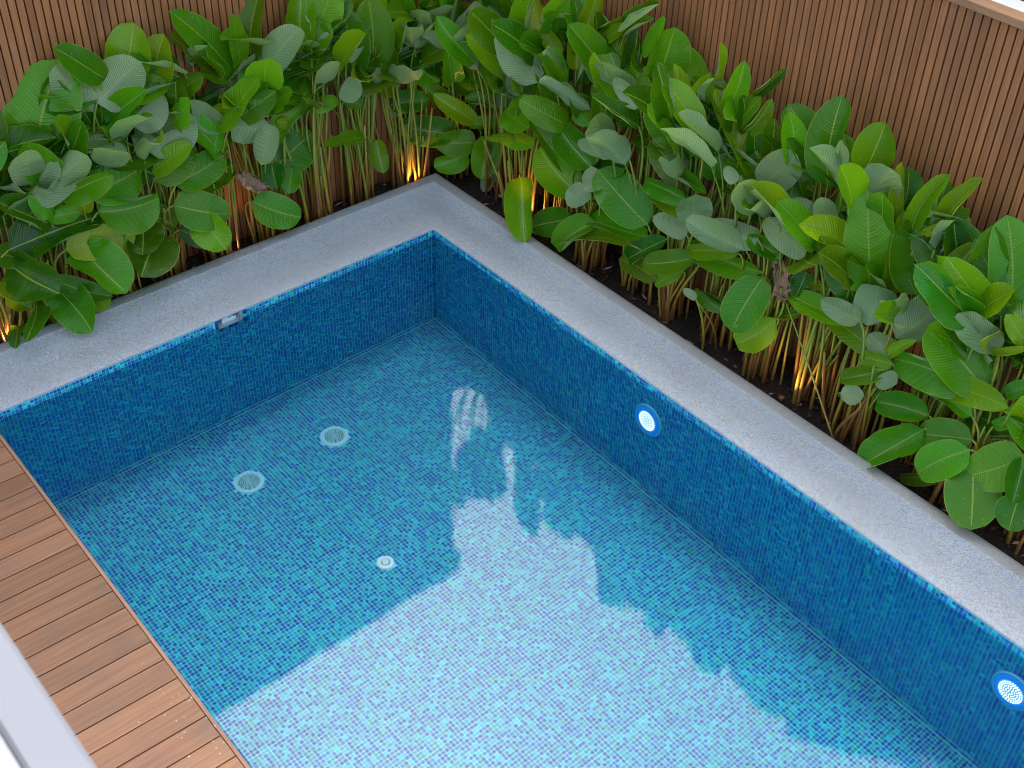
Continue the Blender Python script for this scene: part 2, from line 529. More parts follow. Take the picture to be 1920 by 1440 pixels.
def marks(length, pitch, first_gap=.0035, sheet=12, sheet_gap=.0010):
    out, s, k = [], pitch / 2, 0
    while s < length - pitch / 2:
        out.append(s); k += 1
        s += pitch + (first_gap if k == 1 else 0) + (sheet_gap if k > 1 and (k - 1) % sheet == 0 else 0)
    return np.array(out)
P0 = .025
FX, FY = marks(LEN_X, P0), -marks(WID + .03, P0)
gx, gy = np.meshgrid(FX, FY, indexing='ij'); gx, gy = gx.ravel(), gy.ravel()
DRAINS = [(.625, -1.371, .100), (.632, -2.068, .102), (1.773, -1.756, .056)]
keep = np.ones(len(gx), bool)
for dx, dy, dr in DRAINS: keep &= np.hypot(gx - dx, gy - dy) > dr + .004
gx, gy = gx[keep], gy[keep]
cen = np.stack([gx, gy, floor_z(gx, gy)], 1)
Nf = np.array([.03708, -.02705, 1.0]); Nf /= np.linalg.norm(Nf)
Uf = np.array([1, 0, -.03708]); Uf /= np.linalg.norm(Uf); Vf = np.cross(Nf, Uf)
dist = np.linalg.norm(cen - np.array(CAM), axis=1)
vis = np.array([in_view(c, -.01) for c in cen])
order = np.argsort(np.where(vis, dist, 1e9))[:300]      # the tiles that show largest: parts one by one
single = np.zeros(len(cen), bool); single[order] = True
rest = ~single
fc = pick(len(cen), PW_F)
h0 = np.full(len(cen), .0112)
me = tile_mesh("mosaic", cen[rest], Uf, Vf, Nf, h0[rest], h0[rest], fc[rest])
tag(link("mosaic", me, pool), kind="stuff")
chips = []
for c in PAL:
    for k in range(2):
        chips.append(tile_mesh("tile", np.zeros((1, 3)), Uf, Vf, Nf, np.array([.0112]), np.array([.0112]), np.array([c * random.uniform(.8, 1.2)])))
for k in order:
    ci = int(np.argmin(np.linalg.norm(PAL - fc[k], axis=1))) * 2 + random.randint(0, 1)
    link("tile", chips[ci], pool, cen[k])

def wall_tiles(length, along, N, skip=None):
    hs, zs, hh = [], [], []
    z = -.020 - .0115; rows = []
    for k in range(2): rows.append((z - .0005, .0106)); z -= .0235
    z = z + .0235 - .0118 - .0066
    while z > -1.1: rows.append((z, .0053)); z -= .01245
    s = marks(length, P0, .002, 12, .001)
    ss, rz = np.meshgrid(s, np.array([r[0] for r in rows]), indexing='ij')
    _, rh = np.meshgrid(s, np.array([r[1] for r in rows]), indexing='ij')
    ss, rz, rh = ss.ravel(), rz.ravel(), rh.ravel()
    A = np.array(along)
    cen = A * ss[:, None] + np.array([0, 0, 1.0]) * rz[:, None] + np.array(N) * .0001
    k = rz - rh > floor_z(cen[:, 0], cen[:, 1]) + .002
    if skip is not None: k &= ~skip(cen)
    cen, rh = cen[k], rh[k]
    V = np.array([0, 0, 1.0])
    U = np.cross(V, N)
    return tile_mesh("mosaic", cen, U, V, N, np.full(len(cen), .0112), rh, pick(len(cen), PW_W) * 1.55)  # wall tile colours brightened to make up for weak light on the walls
LIGHTS = [(2.306, -.301), (5.03, -.318)]
def skip_r(c):
    k = np.zeros(len(c), bool)
    for lx, lz in LIGHTS: k |= np.hypot(c[:, 0] - lx, c[:, 2] - lz) < .112
    return k
def skip_l(c): return (c[:, 1] > SK0 - .024) & (c[:, 1] < SK1 + .024) & (c[:, 2] > SKZ0 - .026)
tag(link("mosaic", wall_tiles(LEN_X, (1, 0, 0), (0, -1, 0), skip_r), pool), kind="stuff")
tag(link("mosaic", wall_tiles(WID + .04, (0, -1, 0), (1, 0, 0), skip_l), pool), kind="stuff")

# coping: one L of pebble wash with a rounded nose, a low ridge and a sloping outer margin
def coping():
    prof = [(0.004, -.0195), (-.002, -.016), (-.0025, -.009), (.001, -.003), (.008, 0), (.10, .0004), (.22, 0)]
    tail = [(-.121, .000), (-.117, .009), (-.110, .013), (-.100, .0135), (-.04, .009), (-.010, .003), (0, -.008), (0, -.42)]
    vs, fs = [], []
    def ring(pt):
        for s, z in prof: vs.append(pt(s, z, 0))
        for s, z in tail: vs.append(pt(s, z, 1))
    n = len(prof) + len(tail)
    m = 0
    ys = list(np.linspace(-6.0, -.4, 40))
    for y in ys:
        ring(lambda s, z, t: (-(s + t * COPE_L), y, z)); m += 1
    ring(lambda s, z, t: (-(s + t * COPE_L), s + t * COPE_R, z)); m += 1
    for x in np.linspace(.4, LEN_X + .3, 50):
        ring(lambda s, z, t: (x, s + t * COPE_R, z)); m += 1
    for i in range(m - 1):
        for k in range(n - 1):
            fs.append((i*n+k, i*n+k+1, (i+1)*n+k+1, (i+1)*n+k))
    fs = [tuple(reversed(f)) for f in fs]
    return MB().add(vs, fs)
coping().build("coping", M_PEBBLE, pool, smooth=True)

# skimmer: tiled frame round a white recess
sk = thing("skimmer_inlet", "small white overflow slot framed by blue tiles in the left pool wall", "pool skimmer", (0, (SK0+SK1)/2, (SKZ0+SKZ1)/2))
cy, cz = (SK0+SK1)/2, (SKZ0+SKZ1)/2
W2, H2 = (SK1-SK0)/2, (SKZ1-SKZ0)/2
mb = MB()
D = .095
w2, h2 = W2 - .003, H2 - .003
mb.add([(-D,-w2,-h2),(-D,w2,-h2),(-D,w2,h2),(-D,-w2,h2),(.001,-w2,-h2),(.001,w2,-h2),(.001,w2,h2),(.001,-w2,h2)], [(0,1,2,3),(0,4,5,1),(2,6,7,3),(0,3,7,4),(1,5,6,2)])
mb.build("recess", M_WHITE, sk)
flap = MB().box((-.030, -W2+.045, -H2+.004), (-.022, W2-.040, H2-.020), .002)
flap.build("weir_flap", M_WHITE, sk)
fr_cols = [PAL[1], PAL[7], PAL[0], PAL[6]]
def frame_chip(a, b, col):
    c = np.array([[(a[0]+b[0])/2*0+.001, (a[0]+b[0])/2, (a[1]+b[1])/2]])
    me = tile_mesh("frame_tile", c, (0,1,0), (0,0,1), (1,0,0), np.array([abs(b[0]-a[0])/2]), np.array([abs(b[1]-a[1])/2]), np.array([col]), .006)
    link("frame_tile", me, sk)
n = 5
for k in range(n):
    a0, a1 = -W2 + 2*W2*k/n + .0015, -W2 + 2*W2*(k+1)/n - .0015
    frame_chip((a0, -H2-.022), (a1, -H2-.001), fr_cols[k % 3])
    if k in (0, 2, 3): frame_chip((a0, H2-.012), (a1, H2-.001), fr_cols[(k*2) % 3])
for k in range(3):
    b0, b1 = -H2 - .022 + (2*H2+.022)*k/3 + .0015, -H2 - .022 + (2*H2+.022)*(k+1)/3 - .0015
    frame_chip((-W2-.022, b0), (-W2-.001, b1), fr_cols[(k+1) % 3]); frame_chip((W2+.001, b0), (W2+.030, b1), fr_cols[k % 3])
MB().tube([(.004, W2-.030, H2-.012), (.006, W2-.028, -H2+.008)], [.004, .004], 8).build("hinge_pin", M_STEEL, sk)

# underwater lamps in the right wall
def pool_light(lx, lz, label):
    t = thing("pool_light", label, "pool light", (lx, 0, lz), "round underwater lamps in the right pool wall")
    R90 = Matrix.Rotation(math.radians(90), 4, 'X')     # local z -> -y (into the pool)
    MB().lathe([(.118, 0), (.119, .010), (.114, .016), (.110, .016), (.108, .012)], 56, R90).build("rim", M_RIM, t, True)
    MB().lathe([(.108, .012), (.100, .020), (.085, .024), (.075, .022), (.074, .012)], 56, R90).build("ring", M_RING, t, True)
    MB().lathe([(.074, .012), (.073, .018), (.04, .021), (.0005, .022)], 56, R90).build("lens", M_LENSBACK, t, True)
    mb = MB()
    for rr, nn in ((.012, 5), (.026, 11), (.040, 17), (.054, 23), (.066, 28)):
        for k in range(nn):
            w = 6.283 * k / nn + rr * 90
            mb.lathe([(.0047, .0195), (.0036, .0245), (.0002, .0262)], 6, R90 @ Matrix.Translation((rr*math.cos(w), rr*math.sin(w), 0)))
    mb.build("lens_beads", M_LENS, t)
    for w in (.9, 4.1):
        MB().lathe([(.0055, .021), (.005, .026), (.0003, .0265)], 10, R90 @ Matrix.Translation((.094*math.cos(w), .094*math.sin(w), 0))).build("screw", M_STEEL, t)
pool_light(LIGHTS[0][0], LIGHTS[0][1], "white beaded lamp in a blue ring, halfway along the right pool wall")
pool_light(LIGHTS[1][0], LIGHTS[1][1], "white beaded lamp in a blue ring, cut by the right edge of the photo")

# floor drains
Nq = Vector(Nf).to_track_quat('Z', 'Y')
def drain(x, y, r, label):
    t = thing("drain_cover", label, "pool drain", (x, y, floor_z(x, y)), "round slotted drain covers on the pool floor")
    t.rotation_mode = 'QUATERNION'; t.rotation_quaternion = Nq
    MB().lathe([(r, 0), (r, .005), (r-.004, .009), (r-.024, .012), (r-.027, .010), (r-.027, .003)], 56).build("rim", M_PLASTIC, t, True)
    MB().lathe([(r-.026, .003), (.0005, .003)], 48).build("dish", M_DARK, t)
    mb = MB()
    rad = [.069, .056, .043, .030, .017]
    for q, ra in enumerate(rad):
        na = (14, 11, 9, 6, 4)[q]
        for k in range(na):
            a0 = 6.283 * (k + .0) / na + q * .4; a1 = a0 + 6.283 / na * .80
            seg = 4
            vs = []
            for i in range(seg + 1):
                a = a0 + (a1 - a0) * i / seg
                for (rr, zz) in ((ra+.0034, .004), (ra+.0034, .0105), (ra-.0034, .0105), (ra-.0034, .004)):
                    vs.append((rr*math.cos(a), rr*math.sin(a), zz))
            fs = [(i*4+j, (i+1)*4+j, (i+1)*4+(j+1) % 4, i*4+(j+1) % 4) for i in range(seg) for j in range(4)]
            mb.add(vs, fs + [(3,2,1,0), (seg*4, seg*4+1, seg*4+2, seg*4+3)])
    for k in range(6):
        a = 6.283 * k / 6
        mb.tube([(.008*math.cos(a), .008*math.sin(a), .007), ((r-.026)*math.cos(a), (r-.026)*math.sin(a), .007)], [.0022, .0022], 6)
    mb.lathe([(.010, .004), (.010, .011), (.0003, .012)], 20)
    mb.build("grate", M_PLASTIC, t)
drain(*DRAINS[0], "pale round slotted drain cover on the pool floor, the one nearer the pool corner")
drain(*DRAINS[1], "pale round slotted drain cover on the pool floor, the one nearer the wooden deck")
x, y, r = DRAINS[2]
t = thing("floor_inlet", "small white round return inlet set in the middle of the pool floor", "pool inlet", (x, y, floor_z(x, y)))
t.rotation_mode = 'QUATERNION'; t.rotation_quaternion = Nq
MB().lathe([(r, 0), (r, .006), (r-.004, .010), (r*.52, .014), (r*.50, .006)], 44).build("flange", M_WHITE, t, True)
MB().lathe([(r*.51, .005), (.0004, .005)], 32).build("throat", M_DARK, t)
mb = MB(); mb.lathe([(r*.40, .005), (r*.40, .015), (r*.12, .016), (r*.10, .009), (.0004, .009)], 32); mb.build("nozzle", M_WHITE, t, True)

# ---------------------------------------------------------------- wooden deck along the pool
ang = -.01113
deck = thing("wooden_deck", "brown composite deck of short cross boards beside the pool", "deck", (0, -WID - .004, 0))
deck.rotation_euler = (0, 0, ang)
dz1, dz0 = -.020, -.046
MB().box((-.3, -.020, -.075), (LEN_X + .2, 0, dz1 - .001), .002).build("edge_trim", M_TRIM, deck)
pit = .1419; bw = .1362
plank_mesh = None
k = 0
x = .02
while x < LEN_X:
    if plank_mesh is None:
        pl = MB().box((0, -2.6, dz0), (bw, -.0235, dz1), .0016).build("plank", M_DECK, deck)
        plank_mesh = pl.data; pl.location = (x, 0, 0)
    else:
        link("plank", plank_mesh, deck, (x, random.uniform(-.0008, .0008), random.uniform(-.0005, .0005)))
    x += pit
MB().box((-.3, -2.6, -.10), (LEN_X + .2, -.024, dz0 - .004)).build("joists", M_BACK, deck)
# splashes of water drying on the boards
mb = MB()
for k in range(44):
    cx = 2.74 + random.gauss(0, .16); cyy = -3.50 + random.gauss(0, .09)
    r = random.choice((.002, .003, .004, .005)) * random.uniform(.7, 1.2)
    if cyy > -WID - .035: continue
    e = random.uniform(.6, 1.6)
    vs = [(cx, cyy, dz1 + .0022)] + [(cx + r*math.cos(i*.785)*e, cyy + r*math.sin(i*.785), dz1 + .0006) for i in range(8)]
    mb.add(vs, [(0, 1+i, 1+(i+1) % 8) for i in range(8)])
g = G("water_drop"); g.base((.55, .42, .33)); g.rough(.03); g.p.inputs["Specular IOR Level"].default_value = .9
tag(mb.build("water_drops", g.m, smooth=True), kind="stuff")

# ---------------------------------------------------------------- balcony parapet under the camera
pp = thing("balcony_parapet", "white balcony parapet toned grey for roof shade in the near corner, out of focus", "parapet", (4.5, -4.6, 3.9))
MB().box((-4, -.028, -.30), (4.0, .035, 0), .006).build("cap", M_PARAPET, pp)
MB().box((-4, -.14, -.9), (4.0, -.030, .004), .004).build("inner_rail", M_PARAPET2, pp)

# ---------------------------------------------------------------- slatted fences
PITCH, FACE = .0502, .0400
def fence(along_x, start, end, label, rail_mat):
    t = thing("slatted_fence", label, "fence", (start if along_x else FENCE_X, FENCE_Y if along_x else start, SOIL_Z - .05), "slatted timber fences behind the planting")
    L = end - start; top = 2.515 - (SOIL_Z - .05)
    mesh = None
    s = .006
    while s < L - FACE:
        if mesh is None:
            if along_x: pl = MB().box((0, 0, 0), (FACE, .022, top), .002)
            else: pl = MB().box((-.022, 0, 0), (0, FACE, top), .002)
            o = pl.build("slat", M_SLAT, t); mesh = o.data
        else:
            o = link("slat", mesh, t)
        o.location = (s, random.uniform(0, .001), 0) if along_x else (random.uniform(-.001, 0), s, 0)
        s += PITCH
    if along_x:
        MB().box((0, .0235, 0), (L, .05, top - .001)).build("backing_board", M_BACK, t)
        MB().box((-.02, -.022, top + .001), (L, .075, top + .046), .003).build("top_rail", rail_mat, t)
    else:
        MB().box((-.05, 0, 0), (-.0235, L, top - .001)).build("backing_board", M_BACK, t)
        MB().box((-.075, 0, top + .001), (.022, L - .03, top + .046), .003).build("top_rail", rail_mat, t)
    return t
fence(False, -5.2, FENCE_Y - .002, "brown slatted timber fence behind the left planting bed, upper left", M_RAILY)
fence(True, FENCE_X - .03, 6.6, "brown slatted timber fence with a top rail behind the right planting bed", M_RAIL)

# ---------------------------------------------------------------- beyond the fences
w = thing("boundary_wall", "white painted wall top just behind the right fence", "wall", (3, FENCE_Y + .20, -.2))
MB().box((-4.5, 0, 0), (4.5, .14, 2.70), .004).build("wall_body", M_WHITEWALL, w)
w = thing("kerb_wall", "low white wall across the neighbouring yard, seen over the right fence", "wall", (1.0, 7.1, -.22))
MB().box((-6, 0, 0), (6, .25, .35), .02).build("wall_body", M_WHITEWALL, w)

h = thing("neighbour_house", "flat roofed house mirrored as a dark block in the left of the water", "house", (-2.0, 1.72, -.22))
MB().box((-6, -9, 0), (0, 0, 6.50)).build("wall", M_HOUSE, h)
MB().box((-6.1, -9.1, 6.502), (.06, .06, 6.83), .01).build("roof_parapet", M_HOUSE, h)
for yy in (-2.2, -4.4, -6.6):
    for zz in (1.0, 4.0):
        f_ = MB().box((.001, yy, zz), (.05, yy + 1.2, zz + 1.3), .004).build("window", M_PARAPET, h)
        MB().box((.051, yy + .06, zz + .06), (.056, yy + 1.14, zz + 1.24)).build("pane", M_GLASS, f_)

# ---------------------------------------------------------------- leaves and plants
def leaf_mesh(B, T, N, w, arch=.06, cup=.4, skew=0., curl=0., wave=.02, nu=13, nv=8, crumple=0., name="leaf", mat=None):
    B, T, N = np.array(B, float), np.array(T, float), np.array(N, float)
    a = T - B; L = np.linalg.norm(a); a /= L
    N = N - a * (N @ a); N /= np.linalg.norm(N)
    s = np.cross(N, a)
    ph = random.uniform(0, 6.28); ph2 = random.uniform(0, 6.28); wk = random.uniform(7, 13)
    bend = random.uniform(-.05, .05) * L
    twist = random.gauss(0, .35); th0 = random.choice((.08, .16, .28, .42)); s0, N0 = s, N
    us = np.linspace(0, 1, nu + 1)
    us = us + .03 * np.sin(us * math.pi * 2) * -1
    pts, uvs = [], []
    p1 = random.uniform(.78, .95)
    for u in us:
        ue = u ** p1
        prof = max(0.0, 1 - abs(2 * ue - 1) ** 2.2) ** .48
        prof *= 1 - .10 * u ** 6
        tw = twist * (u - .4)
        s = s0 * math.cos(tw) + N0 * math.sin(tw); N = N0 * math.cos(tw) - s0 * math.sin(tw)
        hw = w / 2 * prof
        mid = B + a * (L * u) + N * (arch * L * 4 * u * (1 - u)) + s * (bend * math.sin(math.pi * u))
        for k in range(nv + 1):
            v = -1 + 2 * k / nv
            av = abs(v)
            kk = cup + (skew if v > 0 else -skew)
            if curl > 0 and v > 0: kk = kk + curl * (.35 + .65 * math.sin(math.pi * u))
            if curl < 0 and v < 0: kk = kk - curl * (.35 + .65 * math.sin(math.pi * u))
            # circular arc across the blade: angle grows from the midrib
            thm = th0 + kk * av
            q = hw * av
            if abs(kk) > 1e-3:
                y = q / (kk * av + 1e-9) * (math.sin(th0 + kk * av) - math.sin(th0)) if av > 0 else 0
                z = q / (kk * av + 1e-9) * (math.cos(th0) - math.cos(th0 + kk * av)) if av > 0 else 0
            else:
                y, z = q * math.cos(th0), q * math.sin(th0)
            z += wave * w * av ** 2 * (math.sin(wk * u + ph + (1.7 if v > 0 else 0)) + .5 * math.sin(2.1 * wk * u + ph2)) * (prof + .1)
            P = mid + s * (math.copysign(y, v) if v else 0) + N * z
            if crumple:
                P = P + np.array([random.gauss(0, 1), random.gauss(0, 1), random.gauss(0, 1)]) * crumple
            pts.append(P); uvs.append((u, (v + 1) / 2))
    fs = []
    for i in range(nu):
        for k in range(nv):
            q0 = i * (nv + 1) + k
            fs.append((q0, q0 + nv + 1, q0 + nv + 2, q0 + 1))
    me = bpy.data.meshes.new(name)
    me.from_pydata([tuple(q) for q in pts], [], fs)
    uvl = me.uv_layers.new(name="uv")
    loop_v = np.zeros(len(me.loops), dtype=np.int32); me.loops.foreach_get("vertex_index", loop_v)
    uvl.data.foreach_set("uv", np.array(uvs, dtype=np.float32)[loop_v].ravel())
    me.polygons.foreach_set("use_smooth", [True] * len(me.polygons))
    me.materials.append(mat or M_LEAF)
    me.update()
    return me
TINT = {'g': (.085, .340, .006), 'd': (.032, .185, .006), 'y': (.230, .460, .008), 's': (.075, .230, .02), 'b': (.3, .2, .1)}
def tint(t):
    c = TINT[t]; k = math.exp(random.gauss(0, .30)); h = max(-.02, random.gauss(.012, .03))
    return (max(.01, c[0] * k + h * 1.3), min(.5, c[1] * k + h), c[2] * k, 1)
def bez(p0, p1, p2, p3, n):
    out = []
    for i in range(n + 1):
        t = i / n
        out.append(p0 * (1-t)**3 + p1 * 3*t*(1-t)**2 + p2 * 3*t*t*(1-t) + p3 * t**3)
    return out
def stalk(foot, B, a, L):
    H = max(.15, B.z - foot.z)
    up = Vector((random.uniform(-.05, .05), random.uniform(-.05, .05), 1))
    p1 = foot + up * H * .55
    p2 = B - a * min(.35 * L, .4 * H) - Vector((0, 0, .12 * H))
    return bez(foot, p1, p2, B, 9)
def in_bed(v, bed):
    if bed == 'L': v.x = min(max(v.x, -.91), -.67)
    elif bed == 'R': v.y = min(max(v.y, .55), 1.05)
    else: v.x = min(max(v.x, -.91), -.5); v.y = min(max(v.y, .56), 1.05)
    return v

